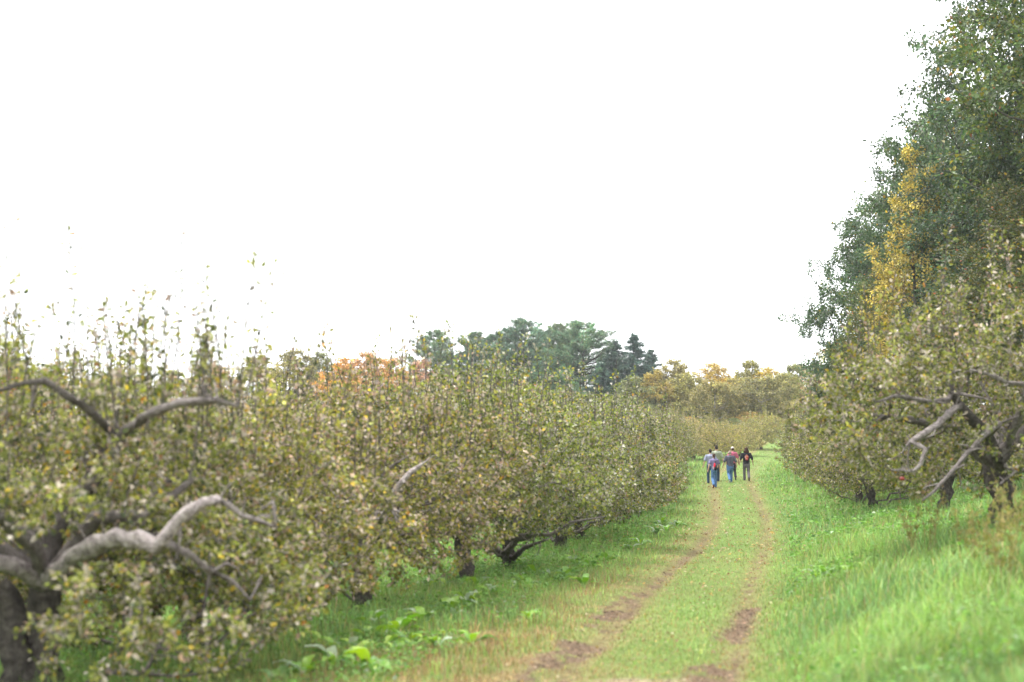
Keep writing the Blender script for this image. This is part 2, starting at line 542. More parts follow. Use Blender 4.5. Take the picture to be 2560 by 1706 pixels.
def apple_skeleton(g, h=3.9, rad=2.9, n=850, trunk_h=0.95, trunk_r=0.17, heroes=None, base_pts=None, whips=60, zlow=0.35, offs=(0, 0), lean=0.2, keep=None, whip_len=(0.5, 1.3), dome=0.0, hero_pale=(), amp=0.3):
    s = Skel()
    a = g.uniform(0, 6.28)
    if base_pts is None:
        base_pts = [((0, 0, -0.25), trunk_r * 1.45), ((0, 0, 0.02), trunk_r * 1.2), ((lean * 0.4 * math.cos(a), lean * .4 * math.sin(a), trunk_h * 0.5), trunk_r),
                    ((lean * math.cos(a), lean * math.sin(a), trunk_h), trunk_r * 1.02)]
    s.cur = 0.0
    top = s.polyline([b[0] for b in base_pts], -1, [b[1] for b in base_pts], leafy=False, step=0.15)
    tp = np.array(s.P[top])
    if heroes:
        for hi, (pts, rr, root) in enumerate(heroes):
            s.cur = hero_pale[hi] if hi < len(hero_pale) else 0.3
            j = s.nearest(np.array(pts[0])) if root is None else s.nearest(np.array(root))
            s.polyline(pts, j, rr, leafy=False, step=0.12)
    if heroes:
        P0 = np.array(s.P); lo = len(base_pts)
        for j in g.choice(np.arange(8, len(P0)), min(46, len(P0) - 8), replace=False):
            if 0.012 < s.fix[j] < 0.1:
                s.cur = min(s.pl[j] + .15, .8)
                d_ = norm(g.normal(0, 1, 3) + np.array([0, -.15, .25])); L = g.uniform(.12, .5)
                e_ = P0[j] + d_ * L
                s.polyline([P0[j] + d_ * L * .5 + g.normal(0, .03, 3), e_ + g.normal(0, .04, 3)], int(j), [min(.014, s.fix[j] * .5), .005], leafy=False, step=.12)
    s.cur = 0.3
    # scaffold limbs
    nl = 5
    for i in range(nl):
        az = a + i * 2 * math.pi / nl + g.normal(0, 0.25)
        L = rad * g.uniform(0.55, 0.75)
        e = tp + np.array([math.cos(az) * L, math.sin(az) * L, (h - tp[2]) * g.uniform(0.15, 0.55)])
        m1 = tp + (e - tp) * 0.35 + np.array([0, 0, 0.25]) + g.normal(0, 0.1, 3)
        m2 = tp + (e - tp) * 0.7 + np.array([0, 0, 0.18]) + g.normal(0, 0.15, 3)
        if keep is not None and not keep(np.array([m1, m2, e])).all():
            continue
        s.polyline([m1, m2, e], top, [trunk_r * 0.45, trunk_r * 0.3, trunk_r * 0.15], leafy=False, step=0.3)
    # crown targets
    cz = zlow + (h - zlow) * 0.42
    lf = lumpy(g, 14, 14, amp)
    d = norm(g.normal(0, 1, (n * 4, 3)))
    rr = (g.random(n * 4) ** 0.38) * lf(d)
    T = d * rr[:, None] * np.array([rad, rad, 1])
    q = np.hypot(T[:, 0], T[:, 1]) / rad
    T[:, 2] = np.where(T[:, 2] > 0, T[:, 2] * (h - cz) * (1 - dome * np.clip(q, 0, 1)), T[:, 2] * (cz - zlow))
    T += np.array([offs[0], offs[1], cz])
    # hollow under the crown near the trunk
    rxy = np.hypot(T[:, 0] - offs[0], T[:, 1] - offs[1])
    ok = ~((rxy < rad * 0.42) & (T[:, 2] < trunk_h + 0.35 - 0.8 * rxy / rad))
    if keep is not None:
        ok &= keep(T)
    T = T[ok][:n]
    T = T[np.argsort(np.linalg.norm(T - tp, axis=1))]
    s.grow(T, 0.32, 0.26, 0.10, g, droop=0.05)
    # upright water shoots
    P = np.array(s.P)
    lim = np.quantile(P[:, 2], 0.72)
    cand = np.where(P[:, 2] > lim)[0]
    for j in g.choice(cand, min(whips, len(cand)), replace=False):
        L = g.uniform(*whip_len) * (1.35 if g.random() < 0.12 else 1)
        p0 = P[j]
        tip = p0 + np.array([g.normal(0, 0.12) * L, g.normal(0, 0.12) * L, L])
        n0 = len(s.P)
        s.polyline([p0 + (tip - p0) * 0.5 + g.normal(0, 0.03, 3), tip], int(j), [.009, .006], step=0.16)
        s.sparse.extend(range(n0, len(s.P)))
    s.radii(0.0045, 2.3, trunk_r)
    s.pale = np.where(s.r < .012, .5, np.array(s.pl)); s.pale[s.sparse] = .15
    return s

def apple_meshes(name, g, s, per_tip=13, leaf=0.075, keep=None, tone=1.0, fine=True):
    V, F = tubes(s, 0.0044)
    wood = mesh_np(name + '_wood', V, F, M_BARK, s.vcol, True)
    pos, dirs, owner = foliage_points(s, g, per_tip, 0.016, 0.055)
    if keep is not None:
        k = keep(pos); pos, dirs, owner = pos[k], dirs[k], owner[k]
    n = len(pos)
    cl = np.exp(np.random.default_rng(3).normal(0, 0.22, len(s.P)))[owner]
    c = palette(g, n, APPLE_PAL, 0.22, cl) * tone
    lv = leaf_mesh(name + '_leaves', pos, dirs, leaf * g.uniform(0.5, 1.4, n), c, M_LEAF, g, w=0.56 if fine else 0.66, fine=fine)
    return wood, lv, n

def place_tree(name, meshes, loc, rz, scale, label, cat, group, color=(1, 1, 1), trunkname='trunk'):
    t = empty(name, loc, rz, scale)
    tag(t, label, cat, group)
    link(trunkname, meshes[0], t)
    c = link('crown', meshes[1], t)
    c['kind'] = 'stuff'
    q = abs(loc[0] * 12.9898 + loc[1] * 78.233) % 1.0
    q2 = abs(loc[0] * 39.3 + loc[1] * 11.1) % 1.0
    c.color = (color[0] * (.95 + .10 * q2), color[1] * (.97 + .08 * q), color[2] * (.95 + .1 * q), 1)
    return t

def capsule_keep(lines, rad, front):
    """keep() rejecting points close (in x,z) to a limb and in front of it (towards the camera, -y)"""
    segs = []
    for pts in lines:
        pts = np.array(pts)
        for a, b in zip(pts[:-1], pts[1:]):
            segs.append((a, b))
    def keep(T):
        ok = np.ones(len(T), bool)
        for a, b in segs:
            ab = (b - a)[[0, 2]]; q = T[:, [0, 2]] - a[[0, 2]]
            t = np.clip((q @ ab) / max(ab @ ab, 1e-6), 0, 1)
            dd = np.linalg.norm(q - t[:, None] * ab, axis=1)
            yl = a[1] + (b[1] - a[1]) * t
            ok &= ~((dd < rad) & (T[:, 1] < yl + front))
        return ok
    return keep

def on_ground(x, y): return np.array([x, y, float(ground_h(x, y))])
def row_xy(px, Y): return (px - 1280) / FPX * Y * 1.0 / math.cos(0.0)

# ------------------------------------------------------------------ the apple trees with limbs in plain view
LEFT = 'apple trees of the left row'
RIGHT = 'apple trees of the right row'
def hero(base, spec):
    """spec: list of (list of (px,py,Y), radii) -> local polylines"""
    return [([at(*p) - base for p in pts], rr, (at(*root) - base) if root else None) for pts, rr, root in spec]

# nearest tree on the left, forked trunk and pale sinuous limb
g = np.random.default_rng(101)
bx = at(100, 1790, 14.8)
bA = on_ground(bx[0], 14.8)
hA = hero(bA, [
    ([(128, 1440, 14.5), (205, 1378, 14.1), (285, 1346, 13.8), (350, 1350, 13.6), (388, 1366, 13.5), (412, 1345, 13.5), (450, 1295, 13.5), (510, 1256, 13.5), (548, 1249, 13.6)],
     [.085, .085, .085, .082, .09, .065, .058, .052, .035], None),
    ([(410, 1352, 13.5), (480, 1392, 13.6), (530, 1432, 13.7), (565, 1408, 13.8)], [.05, .036, .036, .02], (388, 1366, 13.5)),
    ([(530, 1432, 13.7), (580, 1450, 13.7), (625, 1502, 13.7), (655, 1440, 13.8)], [.026, .022, .018, .01], (530, 1432, 13.7)),
    ([(548, 1249, 13.6), (605, 1288, 13.7), (645, 1302, 13.8), (690, 1318, 13.8), (682, 1255, 13.8), (650, 1275, 13.8)], [.028, .022, .025, .02, .02, .012], (548, 1249, 13.6)),
    ([(105, 1455, 14.6), (60, 1424, 14.4), (0, 1410, 14.2), (-90, 1400, 14.0)], [.10, .085, .08, .06], None),
    ([(100, 1440, 14.8), (132, 1350, 15.0), (205, 1232, 15.0), (262, 1150, 15.0), (292, 1095, 14.9), (272, 1072, 14.7), (228, 1030, 14.4), (170, 990, 14.2), (112, 952, 14.1), (60, 958, 14.1), (-20, 982, 14.0)],
     [.11, .10, .095, .085, .07, .045, .042, .04, .035, .028, .02], None),
    ([(92, 955, 14.1), (82, 1000, 14.1), (72, 1050, 14.1)], [.022, .02, .01], (112, 952, 14.1)),
    ([(292, 1095, 14.9), (370, 1036, 14.3), (450, 1007, 14.1), (540, 1001, 14.1), (597, 1016, 14.1)], [.05, .045, .04, .032, .018], (292, 1095, 14.9)),
    ([(540, 1001, 14.1), (556, 1040, 14.1), (550, 1100, 14.1)], [.02, .016, .008], (540, 1001, 14.1)),
    ([(515, 990, 14.1), (505, 950, 14.2)], [.02, .012], (540, 1001, 14.1)),
])
keepA = capsule_keep([h[0] for h in hA[:1]], 0.20, 0.1)
keepA2 = capsule_keep([h[0] for h in hA[1:]], 0.085, 0.08)
lin = at(20, 1480, 14.7) - bA
baseA = [((0.02, 0, -0.3), .24), ((0.0, 0, 0.05), .19), ((0.02, 0, .6), .15), (tuple(at(108, 1540, 14.8) - bA), .145), (tuple(at(112, 1455, 14.75) - bA), .15)]
keepA3 = capsule_keep([[np.array(b[0]) for b in baseA], [np.array([-0.22, -0.05, -0.1]), at(20, 1480, 14.7) - bA]], 0.24, 0.1)
kA = lambda T: keepA(T) & keepA2(T) & keepA3(T)
hA.append(([np.array([-0.22, -0.05, -0.1]), at(38, 1640, 14.7) - bA, at(20, 1480, 14.7) - bA, at(14, 1468, 14.7) - bA], [.15, .13, .125, .09], np.array([0, 0, -0.2])))
sA = apple_skeleton(g, h=3.5, rad=3.0, n=1450, trunk_r=.17, heroes=hA, base_pts=baseA, whips=110, zlow=0.25, offs=(0.25, 0.75), keep=kA, whip_len=(0.5, 1.7), hero_pale=(.95, .45, .4, .7, .75, .12, .5, .45, .5, .5, .05))
mA = apple_meshes('apple_near', g, sA, 50, 0.060, kA)
place_tree('apple_tree', mA, bA, 0, 1, 'nearest old apple tree, forked dark trunk and long pale bent limb reaching right', 'tree', LEFT)

# right row, nearest: dark trunk, pale crooked limbs
g = np.random.default_rng(202)
bx = at(2512, 1311, 24)
bR = on_ground(bx[0], 24.0)
hR = hero(bR, [
    ([(2505, 1170, 23.8), (2470, 1090, 23.2), (2400, 1015, 22.8), (2378, 985, 22.7), (2385, 900, 22.7)], [.10, .085, .07, .05, .03], None),
    ([(2378, 1028, 22.6), (2340, 1066, 22.2), (2300, 1090, 22.0), (2276, 1104, 21.9), (2312, 1122, 21.8), (2302, 1160, 21.7), (2285, 1178, 21.7), (2228, 1175, 21.6)],
     [.055, .05, .042, .035, .032, .03, .024, .012], (2400, 1015, 22.8)),
    ([(2278, 1100, 21.9), (2262, 1120, 21.9), (2256, 1132, 21.9)], [.024, .018, .01], (2276, 1104, 21.9)),
    ([(2498, 1060, 22.6), (2460, 1090, 22.0), (2420, 1132, 21.7), (2370, 1190, 21.5), (2335, 1228, 21.4), (2306, 1252, 21.4)], [.05, .042, .038, .03, .026, .016], (2470, 1090, 23.2)),
    ([(2372, 1000, 22.7), (2330, 1006, 22.2), (2240, 990, 21.8), (2190, 1006, 21.6)], [.045, .038, .028, .015], (2378, 985, 22.7)),
    ([(2400, 985, 22.6), (2440, 992, 22.0), (2480, 1002, 21.8)], [.03, .022, .01], (2378, 985, 22.7)),
    ([(2515, 1120, 23.6), (2560, 1010, 22.8), (2570, 962, 22.3), (2520, 958, 21.9), (2470, 936, 21.8), (2425, 925, 21.7)], [.07, .055, .04, .032, .026, .014], None),
    ([(2545, 1180, 23.4), (2580, 1170, 22.9), (2540, 1178, 22.4), (2500, 1210, 22.0)], [.04, .03, .022, .012], None),
])
kR = capsule_keep([h[0] for h in hR], 0.12, 0.06)
sR = apple_skeleton(g, h=4.55, dome=.58, amp=.16, rad=3.8, n=1550, trunk_r=.18, trunk_h=1.0, heroes=hR, whips=55, zlow=0.25, offs=(-0.1, -0.3), keep=kR, lean=0.12, hero_pale=(.1, .8, .7, .45, .35, .3, .6, .6))
mR = apple_meshes('apple_right', g, sR, 40, 0.068, kR, 0.88)
place_tree('apple_tree', mR, bR, 0, 1, 'apple tree filling the right edge, crooked pale branches in a dark crown', 'tree', RIGHT)

# third left tree: pale broken limb low in the crown
g = np.random.default_rng(303)
bC = on_ground(at(903, 1525, 24)[0], 24)
hC = hero(bC, [
    ([(905, 1400, 23.6), (935, 1330, 22.6), (972, 1268, 21.6), (980, 1235, 21.5), (1008, 1200, 21.5), (1048, 1165, 21.5)], [.07, .06, .04, .045, .045, .035], None),
    ([(975, 1268, 21.6), (1000, 1282, 21.5)], [.03, .018], (972, 1268, 21.6)),
    ([(935, 1330, 22.6), (905, 1245, 21.6), (860, 1255, 21.4), (825, 1225, 21.4)], [.03, .022, .016, .01], (935, 1330, 22.6)),
])
kC = capsule_keep([h[0] for h in hC], 0.10, 0.06)
sC = apple_skeleton(g, h=3.9, rad=2.95, n=1350, trunk_r=.15, heroes=hC, whips=105, whip_len=(.4, 1.25), zlow=0.4, offs=(0.1, 0.0), keep=kC, hero_pale=(.95, .8, .5))
mC = apple_meshes('apple_third', g, sC, 38, 0.066, kC)
place_tree('apple_tree', mC, bC, 0, 1, 'apple tree with a bare pale broken limb, dark trunk behind the dock leaves', 'tree', LEFT)

# fifth left tree: long low horizontal limbs and pale stub
g = np.random.default_rng(404)
bE = on_ground(at(1274, 1414, 33)[0], 33)
hE = hero(bE, [
    ([(1262, 1388, 32.8), (1215, 1364, 31.0), (1200, 1357, 30.6), (1140, 1368, 30.0)], [.09, .065, .055, .03], None),
    ([(1262, 1388, 32.8), (1290, 1350, 31.0), (1338, 1336, 30.2), (1375, 1338, 30.0), (1426, 1306, 30.0), (1508, 1293, 30.0)], [.08, .06, .055, .04, .03, .014], None),
    ([(1215, 1362, 30.6), (1303, 1340, 30.0), (1345, 1330, 29.9)], [.05, .05, .04], (1215, 1364, 31.0)),
    ([(1338, 1334, 30.0), (1340, 1306, 29.8), (1348, 1322, 29.7)], [.055, .035, .04], (1338, 1336, 30.2)),
    ([(1285, 1395, 32.8), (1310, 1370, 31.6), (1360, 1352, 31.0)], [.06, .05, .02], None),
])
kE = capsule_keep([h[0] for h in hE], 0.13, 0.08)
sE = apple_skeleton(g, h=4.0, rad=2.9, n=1300, trunk_r=.14, trunk_h=.7, heroes=hE, whips=90, zlow=0.85, keep=kE, hero_pale=(.35, .4, .35, 1.0, .2))
mE = apple_meshes('apple_fifth', g, sE, 38, 0.07, kE, 1.0, False)
place_tree('apple_tree', mE, bE, 0, 1, 'apple tree with long low level limbs and a pale broken stub over the grass', 'tree', LEFT)

# three shared kinds for the rest
protos = []
for k, (h, rad, n, zl) in enumerate([(3.9, 2.9, 1300, 0.05), (4.1, 3.0, 1250, 0.75), (3.75, 2.8, 1200, 0.6)]):
    g = np.random.default_rng(500 + k)
    s_ = apple_skeleton(g, h=h, rad=rad, n=n, trunk_r=.14, whips=105, whip_len=(0.4, 1.15), zlow=zl)
    protos.append(apple_meshes('apple_kind', g, s_, 40, 0.07, None, 1.0, False))

def apple(k, px, Y, rz, sc_, label, group, color=(1, 1, 1), X=None):
    x = at(px, 1250, Y)[0] if X is None else X
    q = math.sin(px * 1.3 + Y * 2.7)
    sc_ = (sc_ * (1 + .05 * q), sc_ * (1 - .05 * q), sc_ * (1 + .07 * math.sin(Y * 5.1)))
    return place_tree('apple_tree', protos[k], on_ground(x, Y), rz, sc_, label, 'tree', group, color)

apple(0, 500, 19.3, 0.6, 1.0, 'second apple tree on the left, leafy boughs drooping to the grass beside the near trunk', LEFT)
apple(1, 1168, 28.6, 2.2, 1.0, 'apple tree with a thick short trunk standing in the left row beside dock leaves', LEFT, (1.0, 1.03, .95))
apple(2, 1400, 38.5, 4.0, 1.03, 'sixth apple tree of the left row, dark slim trunk beyond the low level limbs', LEFT, (.97, 1, 1))
apple(0, 1446, 44, 1.2, 1.02, 'seventh apple tree of the left row, trunk just showing under the boughs', LEFT, (1.05, 1.0, .95))
for i, (Y, u, k) in enumerate([(49.5, -4.9, 1), (55, -4.8, 2), (60.5, -4.8, 0), (66, -4.7, 1), (72, -4.7, 2), (78, -4.7, 0), (85, -4.9, 1), (92, -4.9, 2)]):
    apple(k, 0, Y, i * 1.7, 0.95 if Y < 62 else 0.86, ['eighth', 'ninth', 'tenth', 'eleventh', 'twelfth', 'thirteenth', 'fourteenth', 'fifteenth'][i] + ' apple tree along the left row counted from the camera', LEFT,
          (1 + .06 * math.sin(i * 2.1), 1, 1), X=float(lane_x(Y)) + u)
# trees closing the view behind the walkers
for i, (px, Y, k, sc_) in enumerate([(1795, 100, 0, .70), (1735, 104, 0, .80), (1850, 107, 2, .62), (1690, 112, 0, .84), (1905, 116, 0, .74)]):
    apple(k, px, Y, 2 + i * 1.3, sc_, ['apple tree with a dark slanting branch right behind the walkers', 'apple tree behind the left walkers at the lane end',
          'small apple tree beyond the long haired walker', 'far apple tree left of the lane end', 'far apple tree right of the lane end'][i], 'apple trees at the end of the lane', (1.4, 1.35, 1.2))
# right row going away
for i, (px, Y, k, sc_) in enumerate([(2356, 37, 1, 1.0), (2185, 46, 2, .9), (2150, 52, 0, .88), (2110, 58.5, 1, .85), (2085, 65, 2, .84), (2065, 72, 0, .82), (2050, 80, 1, .82), (2045, 89, 2, .82)]):
    apple(k, px, Y, 0.4 + i * 2.1, sc_, ['second apple tree of the right row, short trunk standing in rough grass', 'third apple tree of the right row', 'fourth apple tree of the right row',
          'fifth apple tree of the right row', 'sixth apple tree of the right row level with the walkers', 'seventh apple tree of the right row', 'eighth apple tree of the right row', 'last apple tree of the right row near the wood'][i], RIGHT, (.98, 1, .95))
# second row behind the left one
for i, (px, Y, k) in enumerate([(60, 25, 1), (330, 29.5, 2), (560, 34, 0), (720, 40, 1), (900, 47, 2), (1040, 55, 0), (1150, 63, 1), (1230, 72, 2), (1330, 84, 0)]):
    apple(k, px, Y, 1 + i * 1.9, 1.03, ['first', 'second', 'third', 'fourth', 'fifth', 'sixth', 'seventh', 'eighth', 'ninth'][i] + ' apple tree from the left edge in the row behind the front row',
          'apple trees of the second left row', (1, 1, 1))

# ------------------------------------------------------------------ woodland trees
def wood_tree(name, g, H, rad, base, nclump, per, leaf, per_tip, trunk_r, pal, fine=False, mat_bark=None, shape=1.0, csize=0.9, gap=0.0, jit=0.25):
    """crown built of leafy clumps at branch ends round a trunk"""
    s = Skel()
    bend = g.normal(0, 0.25, 2)
    pts = [(0, 0, -0.3), (0, 0, 0.1), (bend[0] * .4, bend[1] * .4, H * .3), (bend[0], bend[1], H * .6), (bend[0] * 1.4, bend[1] * 1.4, H * .88)]
    s.polyline(pts, -1, [trunk_r * 1.4, trunk_r * 1.1, trunk_r * .8, trunk_r * .5, trunk_r * .14], leafy=False, step=0.5)
    zc = base + (H - base) * 0.45
    d = norm(g.normal(0, 1, (nclump * 3, 3)))
    lf = lumpy(g, 12, 12, 0.22)
    rr = (0.35 + 0.65 * g.random(len(d)) ** 0.5) * lf(d)
    C = d * rr[:, None]
    z = np.where(C[:, 2] > 0, C[:, 2] * (H - zc), C[:, 2] * (zc - base))
    prof = np.clip(1 - np.maximum(C[:, 2], 0) ** 2 * 0.25 * shape, 0.2, 1)
    C = np.stack([C[:, 0] * rad * prof, C[:, 1] * rad * prof, z + zc], 1)[:nclump]
    T = np.repeat(C, per, axis=0) + g.normal(0, 1, (nclump * per, 3)) * csize * np.array([.55, .55, .36]) * g.uniform(.6, 1.3, (nclump, 1)).repeat(per, 0)
    own = np.repeat(np.arange(nclump), per)
    order = np.argsort(np.hypot(T[:, 0], T[:, 1]) + 0.15 * np.abs(T[:, 2] - zc))
    s.grow(T[order], 0.25, max(0.5, H / 30), 0.06, g, droop=-0.04)
    s.radii(0.008, 2.4, trunk_r)
    V, F = tubes(s, 0.0079, (7, 5, 3, 3))
    wood = mesh_np(name + '_wood', V, F, mat_bark or M_BARK2, None, True)
    pos, dirs, owner = foliage_points(s, g, per_tip, 0.022, csize * 0.22)
    n = len(pos)
    cl = np.exp(np.random.default_rng(7).normal(0, 0.2, len(s.P)))[owner]
    c = palette(g, n, pal, jit, cl)
    lv = leaf_mesh(name + '_leaves', pos, dirs, leaf * g.uniform(.7, 1.3, n), c, M_WOODLEAF, g, w=0.7, up=.6, rnd=.9, fine=False)
    return wood, lv, n

GREENP = [(60, (0.065, 0.105, 0.050)), (22, (0.095, 0.135, 0.055)), (10, (0.14, 0.15, 0.11)), (6, (0.11, 0.12, 0.03)), (1.5, (0.25, 0.17, 0.03))]
OLIVEP = [(50, (0.085, 0.105, 0.032)), (25, (0.13, 0.125, 0.035)), (10, (0.17, 0.16, 0.10)), (8, (0.22, 0.15, 0.03)), (5, (0.055, 0.085, 0.035)), (1.2, (0.38, 0.12, 0.06))]
GOLDP = [(55, (0.43, 0.33, 0.085)), (24, (0.33, 0.28, 0.085)), (12, (0.20, 0.17, 0.04)), (6, (0.55, 0.36, 0.09))]
g = np.random.default_rng(61)
W = {}
W['green'] = wood_tree('broadleaf_green', g, 19, 4.6, 3.0, 150, 10, 0.135, 44, .24, GREENP, csize=1.15)
W['green2'] = wood_tree('broadleaf_tall', g, 18, 4.2, 2.5, 140, 10, 0.135, 44, .22, GREENP, csize=1.1)
W['loose'] = wood_tree('broadleaf_loose', g, 14, 4.0, 2.0, 90, 10, 0.125, 44, .17, GREENP, csize=0.95, fine=True)
W['olive'] = wood_tree('broadleaf_olive', g, 18, 4.0, 2.5, 130, 10, 0.135, 42, .22, OLIVEP, csize=1.05)
W['gold'] = wood_tree('broadleaf_gold', np.random.default_rng(67), 13, 2.3, 1.5, 110, 8, 0.11, 36, .12, GOLDP, csize=0.7, shape=2.2)
FOREST = 'tall trees of the wood on the right'
def woodt(kind, px, Y, H, Hp, label, color=(1, 1, 1), rz=0.0, group=FOREST, name='broadleaf_tree', wx=1.0):
    x = at(px, 1250, Y)[0]
    k = H / Hp
    return place_tree(name, W[kind], on_ground(x, Y), rz, (k * wx, k * wx, k), label, 'tree', group, color)
woodt('green', 2580, 56, 24.5, 19, 'tallest dark green tree of the wood, its crown leaving the top of the picture', (1.0, 1.0, 1.0), 0.3, wx=.8)
woodt('olive', 2850, 46, 22, 18, 'olive and yellowish green tall tree at the right picture edge', (.82, 1.05, .95), 1.3, wx=1.0)
woodt('green2', 2600, 51, 15.5, 18, 'dark dense tree standing right of the golden tree', (0.82, .88, .95), 2.0, wx=1.15)
woodt('green2', 2400, 66, 18.6, 18, 'dark green tree behind the golden tree, with a jutting leafy shoulder', (1, 1.03, 1), 4.1, wx=.95)
woodt('gold', 2312, 54, 13.2, 13, 'slender golden yellow tree against the dark green wood', (1, 1, 1), 0.0, name='golden_tree', wx=.9)
woodt('loose', 2290, 76, 16.2, 14, 'mid green tree stepping down the wood left of the golden tree', (1.15, 1.12, 1), 0.9, wx=.85)
woodt('loose', 2190, 74, 14.3, 14, 'loose leafy grey green tree with sky showing through, at the left end of the wood', (1.05, 1.08, 1.1), 2.7, wx=.9)
woodt('olive', 2235, 62, 9.0, 18, 'low olive tree under the golden tree', (.95, 1, .9), 3.7, wx=1.35)
woodt('olive', 2640, 43, 10.0, 18, 'low olive tree at the right edge above the apple crown', (.8, .85, .9), 5.1, wx=1.5)
woodt('green', 2390, 78, 21, 19, 'dark green tree deep in the wood', (.85, .9, .95), 1.9, wx=1.1)

# ------------------------------------------------------------------ far tree line
def conifer(name, g, H, rad, kind):
    P = []; D = []; S = []; Ccl = []
    sk = Skel()
    sk.polyline([(0, 0, -.3), (0, 0, H * .5), (0, 0, H * .985)], -1, [H * .016, H * .011, .03], leafy=False, step=0.7)
    z = H * (0.10 if kind == 'pine' else 0.05)
    lob = lumpy(g, 10, 10, 0.3)
    while z < H * 0.985:
        f = (z - H * .04) / (H * .96)
        if kind == 'pine':
            L = rad * max(0, 1 - max(f, 0) ** 2.4) ** .8 * (.8 + .2 * math.sin(z * 2.1)) + .3
            nb = 5
        else:
            L = rad * max(0, 1 - max(f, 0)) ** .85 + .15
            nb = 7
        for i in range(nb):
            az = g.uniform(0, 6.28)
            d2 = np.array([math.cos(az), math.sin(az), 0])
            Lb = L * g.uniform(.65, 1.12) * float(lob(np.array([[math.cos(az) * .8, math.sin(az) * .8, f * 1.2 - .6]]))[0])
            rise = (0.12 + 0.35 * f) if kind == 'pine' else (-0.38 + 0.65 * f)
            p0 = np.array([0, 0, z + g.normal(0, .12)])
            pe = p0 + d2 * Lb + np.array([0, 0, rise * Lb])
            pm = p0 + d2 * Lb * .5 + np.array([0, 0, rise * Lb * (.3 if kind == 'pine' else .75)])
            j = sk.nearest(p0)
            sk.polyline([pm, pe], j, [Lb * .012 + .008, .008], leafy=False, step=.8)
            nt = int(4 + Lb * (6.5 if kind == 'pine' else 9))
            t = g.uniform(.28 if kind == 'pine' else .1, 1.02, nt)
            lat = g.uniform(-1, 1, nt) * Lb * .34 * (1.08 - t)
            sd = np.array([-d2[1], d2[0], 0])
            pt = np.where((t < .5)[:, None], p0 + (pm - p0) * (t * 2)[:, None], pm + (pe - pm) * ((t - .5) * 2)[:, None]) + sd * lat[:, None]
            pt[:, 2] += g.normal(0, .06, nt) + (0 if kind == 'pine' else -np.abs(lat) * .25)
            tw = norm(d2 + sd * (lat / (Lb * .34 + .01))[:, None] * .9 + np.array([0, 0, .35 if kind == 'pine' else -.15]))
            m = 11 if kind == 'pine' else 9
            kk = np.repeat(np.arange(nt), m)
            P.append(pt[kk] + g.normal(0, .10 if kind == 'pine' else .07, (len(kk), 3)))
            D.append(norm(tw[kk] * .8 + g.normal(0, .55, (len(kk), 3)) + np.array([0, 0, .2 if kind == 'pine' else -.1])))
            S.append(g.uniform(.3, .6, len(kk)) * (1 if kind == 'pine' else .85))
            Ccl.append(np.full(len(kk), math.exp(g.normal(0, .22))) * np.exp(g.normal(0, .15, nt))[kk])
        z += H * .022 + .12
    P = np.concatenate(P); D = np.concatenate(D); S = np.concatenate(S); cl = np.concatenate(Ccl)
    sk.radii(.008)
    V, F = tubes(sk, .004, (6, 4, 3, 3))
    wood = mesh_np(name + '_wood', V, F, M_BARK2, None, True)
    pal = [(60, (0.115, 0.19, 0.12)), (25, (0.18, 0.265, 0.16)), (10, (0.22, 0.23, 0.11)), (5, (0.22, 0.17, 0.11))] if kind == 'pine' else [(70, (0.068, 0.115, 0.085)), (25, (0.10, 0.15, 0.10)), (5, (.16, .17, .09))]
    c = palette(g, len(P), pal, .2, cl)
    lv = leaf_mesh(name + '_needles', P, D, S, c, M_NEEDLE, g, w=.15, up=.5, rnd=1, fine=False, fold=.1)
    return wood, lv, len(P)
g = np.random.default_rng(71)
W['pine'] = conifer('white_pine', g, 16, 8.0, 'pine')
W['pine2'] = conifer('white_pine_narrow', g, 15, 6.4, 'pine')
W['spruce'] = conifer('spruce', g, 14, 5.2, 'spruce')
PALE = [(50, (0.22, 0.21, 0.085)), (25, (0.30, 0.25, 0.09)), (15, (0.15, 0.165, 0.07)), (10, (0.33, 0.29, 0.17))]
WHITEP = [(55, (1.5, 1.5, 1.4)), (25, (1.95, 1.8, 1.4)), (20, (.85, .95, .9))]
W['round'] = wood_tree('round_far', g, 8, 3.3, 2.6, 66, 8, .2, 26, .16, PALE, csize=.85, mat_bark=M_BIRCH)
W['far'] = wood_tree('far_broadleaf', g, 9, 3.4, 0.3, 74, 8, .22, 26, .15, WHITEP, csize=.95)
W['far2'] = wood_tree('far_broadleaf_b', g, 9, 2.9, 0.2, 66, 8, .22, 26, .14, WHITEP, csize=.95)
FAR = 'trees of the far tree line'
def far_at(kind, px, top, Y, Hp, label, color=(1, 1, 1), name='broadleaf_tree', wx=1.0, rz=None, group=FAR):
    x, _, zt = at(px, top, Y)
    b = on_ground(x, Y)
    k = (zt - b[2]) / Hp
    wx = wx * (1.3 if kind in ('far', 'far2', 'round') else 1.28 if kind != 'spruce' else 1.15)
    return place_tree(name, W[kind], b, px * 0.37 if rz is None else rz, (k * wx, k * wx, k), label, 'tree', group, color)
far_at('pine', 1315, 803, 165, 16, 'tallest broad pine in the middle of the far pine clump', (.92, .97, 1.05), 'pine_tree')
far_at('pine2', 1238, 838, 168, 15, 'pine on the left shoulder of the far pine clump', (.95, 1, 1), 'pine_tree')
far_at('pine', 1458, 808, 160, 16, 'broad lighter green pine on the right of the far pine clump', (1.1, 1.15, 1.1), 'pine_tree', .95, 2.2)
far_at('pine2', 1395, 812, 172, 15, 'brownish tinged pine between the two broad pines', (1.2, 1.02, .85), 'pine_tree', .9)
far_at('pine2', 1190, 832, 170, 15, 'narrow pine standing left of the big pine clump', (.95, 1, .95), 'pine_tree', .85)
far_at('pine', 1085, 830, 172, 16, 'separate pine farthest left, above the orange maple', (1.0, 1.02, .9), 'pine_tree', .78)
